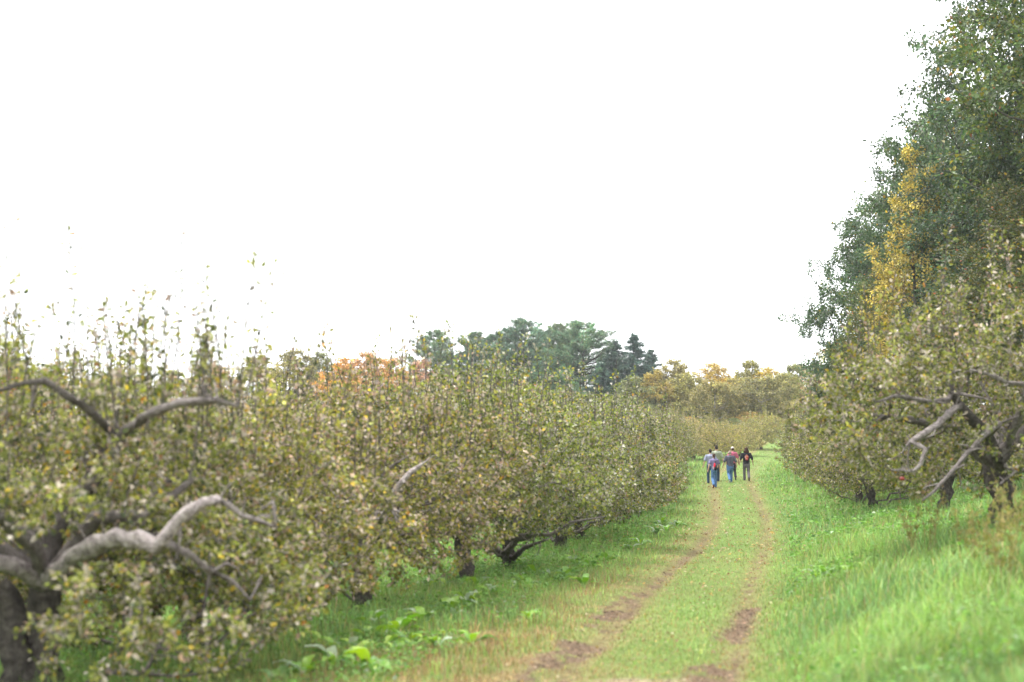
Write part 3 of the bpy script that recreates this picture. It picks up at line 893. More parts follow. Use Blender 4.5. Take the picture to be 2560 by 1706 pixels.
far_at('spruce', 1583, 833, 158, 14, 'tallest pointed dark spruce right of the pines', (1, 1.05, 1.15), 'spruce_tree', .95)
far_at('spruce', 1540, 850, 156, 14, 'dark spruce between the pine clump and the tallest spruce', (.95, 1, 1.05), 'spruce_tree', 1.0)
far_at('spruce', 1628, 872, 160, 14, 'lower spruce on the right beside the tallest one', (1.1, 1.15, 1.2), 'spruce_tree', .9)
far_at('spruce', 1500, 905, 155, 14, 'low spruce half hidden under the broad pines', (.9, 1, 1), 'spruce_tree', 1.1)
OL, YE, GO, OR, CO, GR, RU = (.15, .145, .055), (.27, .20, .045), (.31, .23, .07), (.33, .195, .09), (.33, .20, .15), (.075, .105, .045), (.36, .12, .07)
far_at('far', 1690, 905, 150, 9, 'pale birch with thin yellow green leaves right of the spruces', (.20, .18, .075), 'birch_tree', .85)
far_at('far2', 1640, 935, 146, 9, 'low yellowish birch beside the dark spruces', (.24, .19, .06), 'birch_tree', .8)
far_at('round', 1785, 948, 138, 8, 'round topped pale green tree with a visible leaning trunk', (1.1, 1.05, 1), 'round_tree', .85)
far_at('round', 1905, 935, 140, 8, 'wider round topped pale green tree on the right of its twin', (1.0, 1.03, 1), 'round_tree', .9, 2.5)
far_at('far', 1790, 912, 175, 9, 'broad golden tree behind the round topped trees', GO, 'golden_tree', .95)
far_at('far2', 1868, 906, 178, 9, 'green gold tree poking up between the golden ones', (.16, .155, .045), 'broadleaf_tree', .75)
far_at('far', 1925, 922, 175, 9, 'golden tree behind the wider round tree', (.33, .235, .05), 'golden_tree', .8)
far_at('far2', 1985, 915, 172, 9, 'olive tree on the skyline left of the coral maple', OL, 'broadleaf_tree', .95)
far_at('far', 2035, 912, 165, 9, 'coral pink maple on the skyline by the right row', CO, 'maple_tree', .6)
far_at('far2', 2075, 880, 150, 9, 'thin pale tree between the coral maple and the wood', (.30, .27, .16), 'broadleaf_tree', .7)
far_at('far2', 1838, 1000, 150, 9, 'orange shrub sized maple low between the round trees', (.32, .20, .08), 'maple_tree', .7)
far_at('far2', 1960, 1000, 150, 9, 'orange brown maple low right of the round trees', (.30, .19, .08), 'maple_tree', .7)
far_at('far2', 1735, 1010, 145, 9, 'dark green bush at the foot of the birch', (.06, .09, .045), 'bush', 1.1)
far_at('far', 925, 886, 150, 9, 'bright orange maple above the left apple crowns', OR, 'maple_tree', .8)
far_at('far2', 1062, 905, 152, 9, 'coral orange maple under the separate pine', CO, 'maple_tree', .75)
far_at('far', 860, 900, 165, 9, 'rusty gold tree beside the bright orange maple', (.34, .20, .06), 'broadleaf_tree', .8)
far_at('far', 730, 878, 170, 9, 'olive green tree on the left skyline', OL, 'broadleaf_tree', .95)
far_at('far2', 655, 895, 168, 9, 'yellow green tree on the left skyline', (.20, .175, .055), 'broadleaf_tree', 1.0)
far_at('far', 800, 885, 172, 9, 'green skyline tree left of the rusty gold one', (.12, .13, .05), 'broadleaf_tree', .8)
far_at('far', 540, 920, 160, 9, 'tawny tree glimpsed between the apple shoots', (.26, .17, .07), 'broadleaf_tree', 1.0)
far_at('far2', 430, 930, 160, 9, 'dull olive tree behind the near apple crown', (.15, .135, .06), 'broadleaf_tree', 1.0)
far_at('far', 30, 895, 150, 9, 'olive tree at the left picture edge', OL, 'broadleaf_tree', .9)
far_at('far2', 20, 945, 120, 9, 'russet red maple low at the left picture edge', RU, 'maple_tree', .9)
far_at('far', 130, 915, 155, 9, 'olive tree seen through the tall apple shoots at far left', (.16, .15, .06), 'broadleaf_tree', .9)
far_at('far', 300, 925, 160, 9, 'tawny green tree behind the tall apple shoots', (.18, .15, .06), 'broadleaf_tree', 1.0)
far_at('far2', 980, 900, 165, 9, 'orange tinged tree between the two bright maples', (.34, .2, .07), 'broadleaf_tree', .8)
far_at('far', 1130, 930, 160, 9, 'dull green tree filling the gap left of the pines', (.12, .125, .05), 'broadleaf_tree', 1.0)

for i, px in enumerate((1615, 1675, 1735, 1800, 1860, 1920, 1980, 2040)):
    far_at('far2' if i % 2 else 'far', px, 950 + 12 * (i % 3), 192 + 3 * (i % 2), 9, ['soft green', 'yellow green', 'tawny', 'pale gold', 'olive', 'soft gold', 'dusty green', 'tawny olive'][i] + ' tree in the closed back line of the wood, ' +
           ['behind the spruces', 'behind the birches', 'behind the low birch', 'behind the leaning trunk', 'between the round trees', 'behind the wider round tree', 'left of the coral maple', 'under the coral maple'][i],
           [(.13, .14, .06), (.19, .17, .065), (.22, .17, .075), (.25, .19, .07), (.15, .15, .06), (.24, .19, .07), (.13, .14, .065), (.19, .165, .075)][i], 'broadleaf_tree', 1.35)
for px, top, c, lab in ((1722, 938, (.20, .185, .075), 'soft yellow green tree between the birches and the leaning trunk'), (1842, 950, (.22, .19, .08), 'pale gold green tree closing the gap between the round trees'),
                        (1962, 940, (.19, .18, .075), 'soft olive tree right of the wider round tree'), (1580, 945, (.13, .14, .065), 'dull green tree at the foot of the tallest spruce')):
    far_at('far', px, top, 146, 9, lab, c, 'broadleaf_tree', 1.15)
UND = 'undergrowth below the far tree line'
for i, (px, top, Yf, c, lab) in enumerate([
    (1660, 1030, 132, (.19, .17, .075), 'tawny bush above the left walkers'), (1715, 1040, 134, (.24, .17, .075), 'rusty bush at the foot of the birch'), (1760, 1045, 134, (.10, .12, .055), 'dark green bush left of the leaning trunk'),
    (1775, 1025, 150, (.17, .155, .065), 'olive bush seen past the leaning trunk'), (1830, 1035, 136, (.11, .13, .06), 'dark bush right of the leaning trunk'), (1870, 1020, 138, (.30, .20, .07), 'orange yellow bush beneath the wider round tree'), (1930, 1030, 136, (.20, .17, .07), 'tawny bush right of the orange yellow one'),
    (1985, 1000, 138, (.16, .155, .065), 'olive bush by the end of the right row'), (2035, 985, 136, (.20, .175, .08), 'pale olive bush under the coral maple'), (1600, 1010, 140, (.10, .115, .055), 'dark bush at the foot of the spruces'),
    (1540, 990, 142, (.13, .13, .06), 'olive bush under the low spruce'), (1470, 985, 145, (.12, .125, .06), 'olive bush below the broad lighter pine'), (1390, 975, 146, (.11, .12, .055), 'dull bush below the brownish pine'),
    (1310, 965, 146, (.13, .125, .06), 'dull olive bush below the tallest pine'), (1230, 960, 146, (.14, .13, .06), 'tawny olive bush below the left pine'), (1160, 955, 146, (.15, .135, .06), 'tawny bush below the narrow pine')]):
    far_at('far2' if i % 2 else 'far', px, top + (12 if 1740 < px < 1960 else 4), Yf, 9, lab, tuple(v * 1.25 for v in c), 'bush', 1.6, group=UND)
# ------------------------------------------------------------------ grass
g = np.random.default_rng(81)
N = 440000
Y = 8.5 * (125 / 8.5) ** g.random(N)
X = g.uniform(-1, 1, N) * (0.42 * Y + 1.5)
u = X - lane_x(Y)
d_, y_, s_ = zones(X, Y)
lane = np.exp(-(np.abs(u) / 1.75) ** 6)
keep = g.random(N) > np.clip(d_ * 0.5 + s_ * .4 + 0.25 * (u < -9), 0, .97)
X, Y, u, d_, y_, s_, lane = [a[keep] for a in (X, Y, u, d_, y_, s_, lane)]
n = len(X)
tall = fbm(X * .6 + 9, Y * .6)
bank = sstep(1.5, 3.2, u)
h = 0.055 + (1 - lane) * (0.07 + 0.12 * tall) + bank * (0.01 + 0.22 * np.clip(tall - .38, 0, 1)) * np.interp(Y, [0, 40, 80], [1, .8, .4])
h *= np.clip(1 - 0.5 * y_, .4, 1) * np.clip(1 - .45 * d_, .5, 1) * np.exp(g.normal(0, .28, n)) * np.interp(Y, [0, 40, 125], [1, 1.1, 1.3])
wd = 0.0065 * (Y / 16) ** .85 * np.exp(g.normal(0, .25, n)) * (1 + .4 * bank)
tn = fbm(X * 2.3 + 5, Y * 2.3 + 40)
h *= np.where(np.abs(u) > 1.6, .4 + 1.2 * tn, 1)
az = g.uniform(0, 6.28, n)
lean = g.uniform(.15, .95, n) * h
# colours
tone = fbm(X * .8 + 70, Y * .8 + 11)
green = np.array([.190, .300, .085]) * (0.55 + 0.9 * tone)[:, None]
mown = np.array([.170, .248, .074])
c = green * (1 - .65 * lane[:, None]) + mown * (.65 * lane[:, None])
pt = fbm(X * .45 + 300, Y * .45 + 90)[:, None]
blue = np.array([.10, .225, .085])
c = np.where((u > 1.4)[:, None] | (u < -2.5)[:, None], c * (1 - .45 * sstep(.42, .66, pt)) + blue * .45 * sstep(.42, .66, pt), c)
c = c * np.where(np.abs(u) > 1.6, .62 + .76 * tn, 1)[:, None]
yel = (g.random(n) < 0.13)[:, None]
c = np.where(yel, np.array([.30, .34, .09]), c)
straw = g.random(n) < np.clip(y_ * np.interp(Y, [0, 18, 26], [.95, .9, .6]) + .07 * lane + .03, 0, .88)
c = np.where(straw[:, None], np.array([.30, .205, .10]) * (g.uniform(.55, 1.3, n))[:, None], c)
brown = g.random(n) < np.clip(d_ * 1.1, 0, .95)
c = np.where(brown[:, None], np.array([.20, .13, .078]) * (g.uniform(.35, 1.6, n))[:, None], c)
dead = g.random(n) < .045
c = np.where(dead[:, None], np.array([.34, .26, .13]), c)
c = c * np.exp(g.normal(0, .30, n))[:, None]
Z = ground_h(X, Y) + .004
dx, dy = np.cos(az), np.sin(az)
base = np.stack([X, Y, Z], 1)
sd = np.stack([-dy, dx, 0 * dx], 1) * (wd * .5)[:, None]
fw = np.stack([dx, dy, 0 * dx], 1)
midp = base + fw * (lean * .3)[:, None] + np.array([0, 0, 1.]) * (h * .62)[:, None]
tip = base + fw * lean[:, None] + np.array([0, 0, 1.]) * (h * .95)[:, None]
nr = Y < 23
i5 = np.where(nr)[0]; i3 = np.where(~nr)[0]
co5 = np.stack([base[i5] - sd[i5], base[i5] + sd[i5], midp[i5] - sd[i5] * .8, midp[i5] + sd[i5] * .8, tip[i5]], 1).reshape(-1, 3)
o = np.arange(len(i5))[:, None] * 5
f4 = o + np.array([[0, 1, 3, 2]]); f3 = o + np.array([[2, 3, 4]])
co3 = np.stack([base[i3] - sd[i3], base[i3] + sd[i3], tip[i3]], 1).reshape(-1, 3)
o3 = len(co5) + np.arange(len(i3))[:, None] * 3
f3b = o3 + np.array([[0, 1, 2]])
gm = mesh_np('grass', np.concatenate([co5, co3]), [f4, np.concatenate([f3, f3b])], M_GRASS, np.concatenate([np.repeat(c[i5], 5, 0), np.repeat(c[i3], 3, 0)]))
tag(link('grass', gm), 'green grass of the lane and both verges, dry and brown along the ruts', 'grass', kind='stuff')

# low clover and creeping weeds
n = 105000
Y = 11 * (80 / 11) ** g.random(n); X = g.uniform(-1, 1, n) * (0.42 * Y + 1.5); u = X - lane_x(Y)
cl = fbm(X * .7 + 200, Y * .7)
ok = ((u < -2.6) & (cl > .40)) | ((u > 1.6) & (cl > .50))
X, Y, u = X[ok], Y[ok], u[ok]; n = len(X)
pos = np.stack([X, Y, ground_h(X, Y) + g.uniform(.04, .20, n) + .1 * sstep(1.5, 4, u)], 1)
dd = norm(np.stack([g.normal(0, 1, n), g.normal(0, 1, n), g.normal(0.1, .25, n)], 1))
cw = palette(g, n, [(55, (.14, .28, .06)), (25, (.20, .34, .085)), (18, (.09, .19, .05)), (2, (.32, .38, .26))], .2)
wm = leaf_mesh('weeds', pos, dd, g.uniform(.03, .085, n) * np.clip(Y / 22, .9, 2), cw, M_GRASS, g, w=.8, up=1.2, rnd=.5, fine=False)
tag(link('clover', wm), 'low clover and creeping weeds in the verge grass', 'weeds', kind='stuff')

# fallen leaves
n = 5000
Y = 12 * (75 / 12) ** g.random(n); X = lane_x(Y) + g.normal(0, 5.0, n)
pos = np.stack([X, Y, ground_h(X, Y) + g.uniform(.03, .13, n)], 1)
cf = palette(g, n, [(40, (.26, .17, .09)), (30, (.36, .26, .10)), (20, (.20, .11, .07)), (10, (.42, .36, .24))], .25)
tag(link('fallen_leaf_litter', leaf_mesh('litter', pos, norm(g.normal(0, 1, (n, 3)) * np.array([1, 1, .25])), g.uniform(.04, .08, n) * np.clip(Y / 25, .8, 1.8), cf, M_LEAF, g, w=.6, up=1.5, rnd=.5, fine=False)), 'brown and yellow fallen leaves strewn in the grass', 'leaves', kind='stuff')
# clods of broken soil in the bare ruts
n = 60000
Y = g.uniform(12, 34, n); X = lane_x(Y) + g.uniform(-2.2, 1.8, n)
d_, y_, s_ = zones(X, Y)
ok = g.random(n) < np.clip(d_ - .35, 0, 1) * .6
X, Y = X[ok], Y[ok]; n = len(X)
r_ = .010 + .03 * g.random(n) ** 2.5
octa = np.array([(1, 0, 0), (0, 1, 0), (-1, 0, 0), (0, -1, 0), (0, 0, 1), (0, 0, -1.)])
co = np.stack([X, Y, ground_h(X, Y) + .012], 1)[:, None, :] + octa[None] * r_[:, None, None] * g.uniform(.55, 1.3, (n, 6, 1)) * np.array([1, 1, .7])
fo = np.array([[0, 1, 4], [1, 2, 4], [2, 3, 4], [3, 0, 4]])
cc_ = np.repeat(np.array([.135, .095, .063]) * g.uniform(.5, 1.7, n)[:, None], 6, 0)
tag(link('soil_clods', mesh_np('clods', co.reshape(-1, 3), [(np.arange(n)[:, None, None] * 6 + fo[None]).reshape(-1, 3)], M_GROUND, cc_)), 'crumbled brown soil in the bare wheel ruts', 'soil', kind='stuff')

# ------------------------------------------------------------------ broad dock leaves on the verges
def dock_leaf():
    nx, ny = 5, 7
    V = []
    for j in range(ny):
        t = j / (ny - 1)
        w = .40 * math.sin(math.pi * min(1, (t * .9 + .08))) ** .8
        for i in range(nx):
            s = (i / (nx - 1) - .5) * 2
            V.append((s * w * .5, .12 + t * .95, .30 * math.sin(t * 2.2) * .9 - .25 * t * t + .10 * abs(s) * w + .025 * math.sin(9 * t + 4 * s)))
    F = [(j * nx + i, j * nx + i + 1, (j + 1) * nx + i + 1, (j + 1) * nx + i) for j in range(ny - 1) for i in range(nx - 1)]
    k = len(V)
    V += [(-.012, 0, -.02), (.012, 0, -.02), (.012, .14, .06), (-.012, .14, .06)]
    F.append((k, k + 1, k + 2, k + 3))
    return V, F
DV, DF = dock_leaf()
dcols = [(.17, .34, .05), (.25, .42, .06), (.15, .28, .08), (.34, .50, .07), (.40, .48, .34)]
dock_me = []
for cc in dcols:
    dm = mesh_np('dock_leaf', np.array(DV), [np.array(DF)], M_DOCK, np.tile(np.array(cc), (len(DV), 1)), True)
    dock_me.append(dm)
g = np.random.default_rng(91)
def dock(X, Y, size, label, group, nleaf=9, bright=0.5):
    t = empty('dock_plant', on_ground(X, Y) + np.array([0, 0, .02]), g.uniform(0, 6.28))
    tag(t, label, 'plant', group)
    for i in range(nleaf):
        k = int(g.choice(5, p=[.3, .25, .2, .15 * bright * 2, .1 + .15 * (1 - bright * 2) * 1.0]))
        lf = link('leaf', dock_me[k], t)
        lf.rotation_euler = (g.uniform(-.1, .75), g.normal(0, .2), i * 2.4 + g.normal(0, .3))
        lf.scale = (size * g.uniform(.7, 1.2),) * 3
        lf.location = (0, 0, g.uniform(0, .05))
docks = [
    (840, 1640, 16.6, .36), (930, 1655, 16.2, .34), (760, 1680, 15.8, .34), (700, 1692, 15.5, .32), (880, 1600, 18.2, .34), (960, 1585, 18.8, .34), (1020, 1575, 19.3, .33), (1090, 1590, 18.6, .28), (1180, 1588, 18.8, .30),
    (930, 1560, 20.2, .36), (1000, 1545, 20.9, .36), (1060, 1530, 21.8, .32), (1130, 1505, 23.4, .36), (1170, 1490, 24.3, .36), (1230, 1475, 25.4, .3), (1320, 1530, 21.7, .2), (1335, 1520, 22, .2),
    (1300, 1440, 28, .3), (1400, 1445, 27.6, .28), (1420, 1425, 29.2, .3), (1460, 1455, 27, .26), (1340, 1410, 30.5, .3), (1480, 1400, 31.6, .28), (1520, 1385, 33.5, .3), (1450, 1392, 32, .3)]
for i, (px, py, Yd, sz) in enumerate(docks):
    x = at(px, py, Yd)[0]
    near = 'on the left verge nearest the camera' if Yd < 17.5 else 'before the second and third apple trunks' if Yd < 22.5 else 'by the thick trunked apple tree' if Yd < 27 else 'under the far boughs of the left row'
    dock(x, Yd, sz, 'broad shiny green dock leaves ' + near, 'dock plants ' + near, 10)
for i, (px, Yd, sz) in enumerate([(1600, 41, .32), (1640, 44, .34), (1665, 46, .34), (1690, 49, .34), (1655, 50, .32), (1575, 38.5, .3)]):
    dock(at(px, 1300, Yd)[0], Yd, sz, 'leafy green dock plant on the left verge short of the walkers', 'dock plants short of the walkers', 9, .2)
for i, (px, Yd, sz) in enumerate([(2062, 24.5, .3), (2085, 24.2, .3), (2120, 24, .34), (2150, 24.3, .3), (2040, 25, .22)]):
    dock(at(px, 1300, Yd)[0], Yd, sz, 'pale green burdock leaves under the drooping boughs on the right bank', 'dock plants on the right bank', 8, .5)
for i, (px, Yd, sz) in enumerate([(2390, 14.7, .2)]):
    dock(at(px, 1690, Yd)[0], Yd, sz, ['low dock leaves at the bottom right corner', 'dock leaves nearest the bottom right corner'][i], 'dock plants at the bottom right', 7, .5)

# extra smaller plants strewn through the verge
for i in range(34):
    Yd = 15.5 + 20 * g.random() ** 1.3
    uu = g.uniform(-5.6, -2.9)
    dock(float(lane_x(Yd)) + uu, Yd, g.uniform(.16, .30), 'small scattered dock plant among the clover of the left verge', 'small dock plants strewn over the left verge', 7, .5)

# ------------------------------------------------------------------ dry seed stalks on the right bank
def stalk_mesh(g, h):
    s = Skel()
    for k in range(7):
        a = g.uniform(0, 6.28); L = h * g.uniform(.6, 1.1)
        b = s.add((g.normal(0, .05), g.normal(0, .05), -.03), -1, .004)
        s.polyline([(.10 * L * math.cos(a), .10 * L * math.sin(a), L * .55), (.28 * L * math.cos(a), .28 * L * math.sin(a), L)], b, [.0035, .002], step=.12)
    s.radii(.002)
    V, F = tubes(s, .001, (4, 4, 4, 3))
    P = np.array(s.P)
    up = P[P[:, 2] > h * .35]
    k = g.integers(0, len(up), 260)
    pos = up[k] + g.normal(0, .02, (260, 3))
    return (V, F), pos
M_STALK = noise_material('dry_stalk', (.20, .17, .07), (.34, .28, .13), 9)
stalk_kinds = []
for k in range(3):
    (V, F), pos = stalk_mesh(g, .75 + .15 * k)
    cs = palette(g, len(pos), [(50, (.22, .22, .06)), (30, (.30, .24, .10)), (20, (.12, .17, .05))], .2)
    stalk_kinds.append((mesh_np('stalk_stems', V, F, M_STALK), leaf_mesh('stalk_heads', pos, norm(g.normal(0, .6, (260, 3)) + np.array([0, 0, .8])), g.uniform(.03, .07, 260), cs, M_GRASS, g, w=.35, fine=False)))
for i, (px, Yd) in enumerate([(2480, 16.2), (2520, 15.6), (2545, 16.8), (2440, 17.4), (2500, 18.2), (2560, 18.6), (2410, 21.5), (2290, 22.8), (2330, 23.0), (2460, 20.6), (2540, 21.5)]):
    t = empty('weed_clump', on_ground(at(px, 1500, Yd)[0], Yd), i * 1.3, g.uniform(.75, 1.1))
    nearw = Yd < 19
    tag(t, 'tall yellowish seed stalks in the grass at the right picture edge' if nearw else 'dry brownish seed stalks below the right apple tree', 'weeds', 'seed stalks near the camera' if nearw else 'seed stalks under the right tree')
    a, b = stalk_kinds[i % 3]
    link('stem', a, t)['kind'] = 'stuff'
    link('seed_head', b, t)['kind'] = 'stuff'

# ------------------------------------------------------------------ walkers
def cloth(name, c, dark=0.7, scale=25):
    return noise_material(name, tuple(v * dark for v in c), c, scale, 0.9, 0.25, 30)
M_SKIN = noise_material('skin', (.50, .30, .22), (.60, .38, .29), 14, .55, spec=.35)
M_SHOE = cloth('shoe_dark', (.06, .05, .05)); M_SHOE2 = cloth('shoe_pale', (.55, .53, .50)); M_SHOE3 = cloth('shoe_maroon', (.12, .03, .035))
M_JEAN = cloth('jeans_blue', (.11, .22, .44), .6); M_JEAN2 = cloth('jeans_dark', (.045, .085, .17), .6); M_GREY = cloth('trousers_grey', (.15, .135, .15), .7)
HAIRD = cloth('hair_dark', (.03, .022, .02), .5, 40); HAIRB = cloth('hair_brown', (.07, .035, .025), .5, 40); HAIRG = cloth('hair_greying', (.34, .25, .21), .7, 40)

def tube_prim(pts, rad, flat=1.0, k=12, sx=None):
    """closed tube through pts; rad list; flat scales the y-ish second axis"""
    pts = np.array(pts, float); rad = np.array(rad, float)
    tan = norm(np.gradient(pts, axis=0))
    a = np.array([1., 0, 0])
    ang = np.linspace(0, 2 * math.pi, k, endpoint=False)
    # rounded ends
    P = [pts[0] - tan[0] * rad[0] * .6] + list(pts) + [pts[-1] + tan[-1] * rad[-1] * .6]
    rr = [rad[0] * .55] + list(rad) + [rad[-1] * .55]
    tt = [tan[0]] + list(tan) + [tan[-1]]
    V = []
    for p, r, t in zip(P, rr, tt):
        a2 = a - t * np.dot(a, t)
        if np.linalg.norm(a2) < .2:
            a2 = np.array([0, 1., 0]) - t * t[1]
        a2 = norm(a2); b = np.cross(t, a2)
        V.append(p + r * (np.cos(ang)[:, None] * a2 + flat * np.sin(ang)[:, None] * b))
    n = len(P)
    V = np.concatenate(V + [[P[0]], [P[-1]]])
    i = np.arange(k); j = (i + 1) % k
    F4 = np.concatenate([np.stack([q * k + i, q * k + j, q * k + k + j, q * k + k + i], 1) for q in range(n - 1)])
    F3 = np.concatenate([np.stack([j, i, np.full(k, n * k)], 1), np.stack([(n - 1) * k + i, (n - 1) * k + j, np.full(k, n * k + 1)], 1)])
    return V, F4, F3
def ball_prim(c, r, nu=14, nv=9):
    th = np.linspace(0, math.pi, nv + 2)[1:-1]; ph = np.linspace(0, 2 * math.pi, nu, endpoint=False)
    V = [np.stack([np.cos(ph) * math.sin(t), np.sin(ph) * math.sin(t), np.full(nu, math.cos(t))], 1) for t in th]
    V = np.concatenate(V + [[[0, 0, 1.]], [[0, 0, -1.]]]) * np.array(r) + np.array(c)
    i = np.arange(nu); j = (i + 1) % nu
    F4 = np.concatenate([np.stack([q * nu + i, (q + 1) * nu + i, (q + 1) * nu + j, q * nu + j], 1) for q in range(nv - 1)])
    F3 = np.concatenate([np.stack([i, j, np.full(nu, nv * nu)], 1), np.stack([(nv - 1) * nu + j, (nv - 1) * nu + i, np.full(nu, nv * nu + 1)], 1)])
    return V, F4, F3
def fuse(name, prims, mat, parent, voxel, smooth=4):
    V = []; A = []; B = []; n = 0
    for v, f4, f3 in prims:
        V.append(v); A.append(f4 + n); B.append(f3 + n); n += len(v)
    me = mesh_np(name, np.concatenate(V), [np.concatenate(A), np.concatenate(B)], mat, None, True)
    o = link(name, me, parent)
    m = o.modifiers.new('r', 'REMESH'); m.mode = 'VOXEL'; m.voxel_size = voxel; m.use_smooth_shade = True
    if smooth:
        q = o.modifiers.new('s', 'SMOOTH'); q.iterations = smooth; q.factor = .5
    return o

def person(X, Y, H, label, shirt, pants, hair, shoe, build=1.0, stride=0.22, lead=1, turn=0.0, hairstyle='short', arms=(0.1, 0.1), sleeve=.55, extra=None, headturn=0):
    k = H / 1.75
    base = on_ground(X, Y)
    t = empty('person', base, turn, k)
    tag(t, label, 'person', 'walkers on the lane')
    S = lambda *a: np.array(a, float)
    wsh = .185 * build
    legs = []
    for sgn in (-1, 1):
        fwd = stride * (1 if sgn == lead else -1)
        hip = S(.095 * sgn * build, 0, .93)
        if fwd > 0:
            ank = S(.09 * sgn, fwd, .085); kn = S(.095 * sgn, fwd * .62 + .05, .50)
            toe = ank + S(.02 * sgn, .17, -.05)
        else:
            ank = S(.085 * sgn, fwd - .10, .17); kn = S(.095 * sgn, fwd * .1 + .03, .49)
            toe = ank + S(.015 * sgn, .09, -.145)
        legs.append((hip, kn, ank, toe))
    arml = []
    for sgn, sw in ((-1, arms[0]), (1, arms[1])):
        sh = S(wsh * sgn, 0, 1.42); el = S((wsh + .10) * sgn, -.04 + sw * .35, 1.16); wr = S((wsh + .155) * sgn, .03 + sw, .925)
        arml.append((sgn, sh, el, wr))
    body = []
    for hip, kn, ank, toe in legs:
        body.append(tube_prim([hip, (hip + kn) / 2, kn, kn * .6 + ank * .4, ank], [.072, .066, .05, .05, .034]))
        body.append(tube_prim([ank, (ank + toe) / 2, toe], [.034, .033, .025], .8))
    body.append(tube_prim([(0, 0, .92), (0, 0, 1.08), (0, 0, 1.25), (0, 0, 1.40), (0, 0, 1.47)], [.145 * build, .13 * build, .15 * build, .16 * build, .08], .62))
    body.append(tube_prim([(0, 0, 1.42), (0, .01, 1.50), (0, .02, 1.56)], [.06, .055, .055]))
    hc = S(0, .025, 1.635)
    body.append(ball_prim(hc, (.073, .092, .108)))
    body.append(ball_prim(hc + S(0, .045, -.06), (.052, .05, .05)))            # jaw
    body.append(tube_prim([hc + S(0, .088, .012), hc + S(0, .108, -.022)], [.011, .015], 1, 8))   # nose
    for sgn in (-1, 1):
        body.append(ball_prim(hc + S(.075 * sgn, -.004, -.005), (.014, .022, .032), 8, 5))
    for sgn, sh, el, wr in arml:
        body.append(tube_prim([sh, (sh + el) / 2, el, el * .6 + wr * .4, wr], [.047, .045, .037, .036, .026]))
        dirv = norm(wr - el)
        pl = wr + dirv * .085
        body.append(tube_prim([wr, wr + dirv * .05, pl], [.025, .036, .033], .55))
        for q, (off, L) in enumerate([(-.027, .062), (-.009, .075), (.009, .070), (.027, .052)]):
            f0 = pl + S(0, off, 0); f1 = f0 + dirv * L * .5 + S(-.006 * sgn, .004, 0); f2 = f0 + dirv * L + S(-.022 * sgn, .008, 0)
            body.append(tube_prim([f0 - dirv * .02, f1, f2], [.0095, .009, .0075], 1, 6))
        th0 = wr + dirv * .03 + S(0, .024, 0)
        body.append(tube_prim([th0, th0 + S(-.008 * sgn, .026, -.03), th0 + S(-.014 * sgn, .03, -.062)], [.012, .0105, .008], 1, 6))
    fuse('body', body, M_SKIN, t, .0105, 2)
    # trousers
    tr = [tube_prim([(0, 0, .80), (0, 0, .90), (0, 0, 1.0)], [.16 * build, .172 * build, .155 * build], .68)]
    for hip, kn, ank, toe in legs:
        tr.append(tube_prim([hip + S(0, 0, .02), (hip + kn) / 2, kn, kn * .5 + ank * .5, ank + S(0, -.004, .0)], [.094 * build, .088 * build, .074, .070, .068]))
    fuse('trousers', tr, pants, t, .018, 2)
    for hip, kn, ank, toe in legs:
        dv = norm(toe - ank)
        fuse('shoe', [tube_prim([ank + S(0, -.035, -.045), ank + S(0, .03, -.045), toe + S(0, -.02, .0), toe], [.044, .045, .043, .03], .85)], shoe, t, .014, 2)
    # shirt
    sb = [tube_prim([(0, 0, .89), (0, 0, 1.02), (0, 0, 1.18), (0, -.005, 1.32), (0, -.005, 1.41), (0, 0, 1.47)],
                    [.178 * build, .170 * build, .180 * build, .196 * build, .185 * build, .085], .66, 18)]
    for sgn, sh, el, wr in arml:
        e = sh + (el - sh) * (sleeve + .35)
        sb.append(tube_prim([S(wsh * .6 * sgn, 0, 1.425), sh, sh * .5 + e * .5, e], [.07, .078, .072, .072], .95))
    fuse('shirt', sb, shirt, t, .018, 3)
    # hair
    hb = []
    if hairstyle == 'short':
        hb = [ball_prim(hc + S(0, -.012, .022), (.081, .095, .100)), ball_prim(hc + S(0, -.045, -.035), (.066, .055, .055))]
    elif hairstyle == 'long':
        hb = [ball_prim(hc + S(0, -.015, .02), (.105, .105, .105)), ball_prim(hc + S(0, -.03, -.07), (.135, .095, .10)), ball_prim(hc + S(.06, -.04, -.12), (.085, .07, .08)), ball_prim(hc + S(-.07, -.04, -.11), (.085, .07, .08)), ball_prim(hc + S(0, -.07, -.15), (.09, .05, .08))]
    elif hairstyle == 'bun':
        hb = [ball_prim(hc + S(0, -.012, .020), (.080, .096, .100)), ball_prim(hc + S(0, -.05, -.045), (.068, .055, .06)), ball_prim(hc + S(0, -.085, -.10), (.035, .03, .05))]
    elif hairstyle == 'fluffy':
        hb = [ball_prim(hc + S(0, -.012, .015), (.088, .098, .096)), ball_prim(hc + S(.035, -.05, -.03), (.07, .06, .055)), ball_prim(hc + S(-.045, -.045, -.025), (.07, .06, .055))]
    if hb:
        fuse('hair', hb, hair, t, .014, 2)
    if extra:
        extra(t, hc)
    return t

def px_person(px, Y):
    return at(px, 1210, Y)[0]

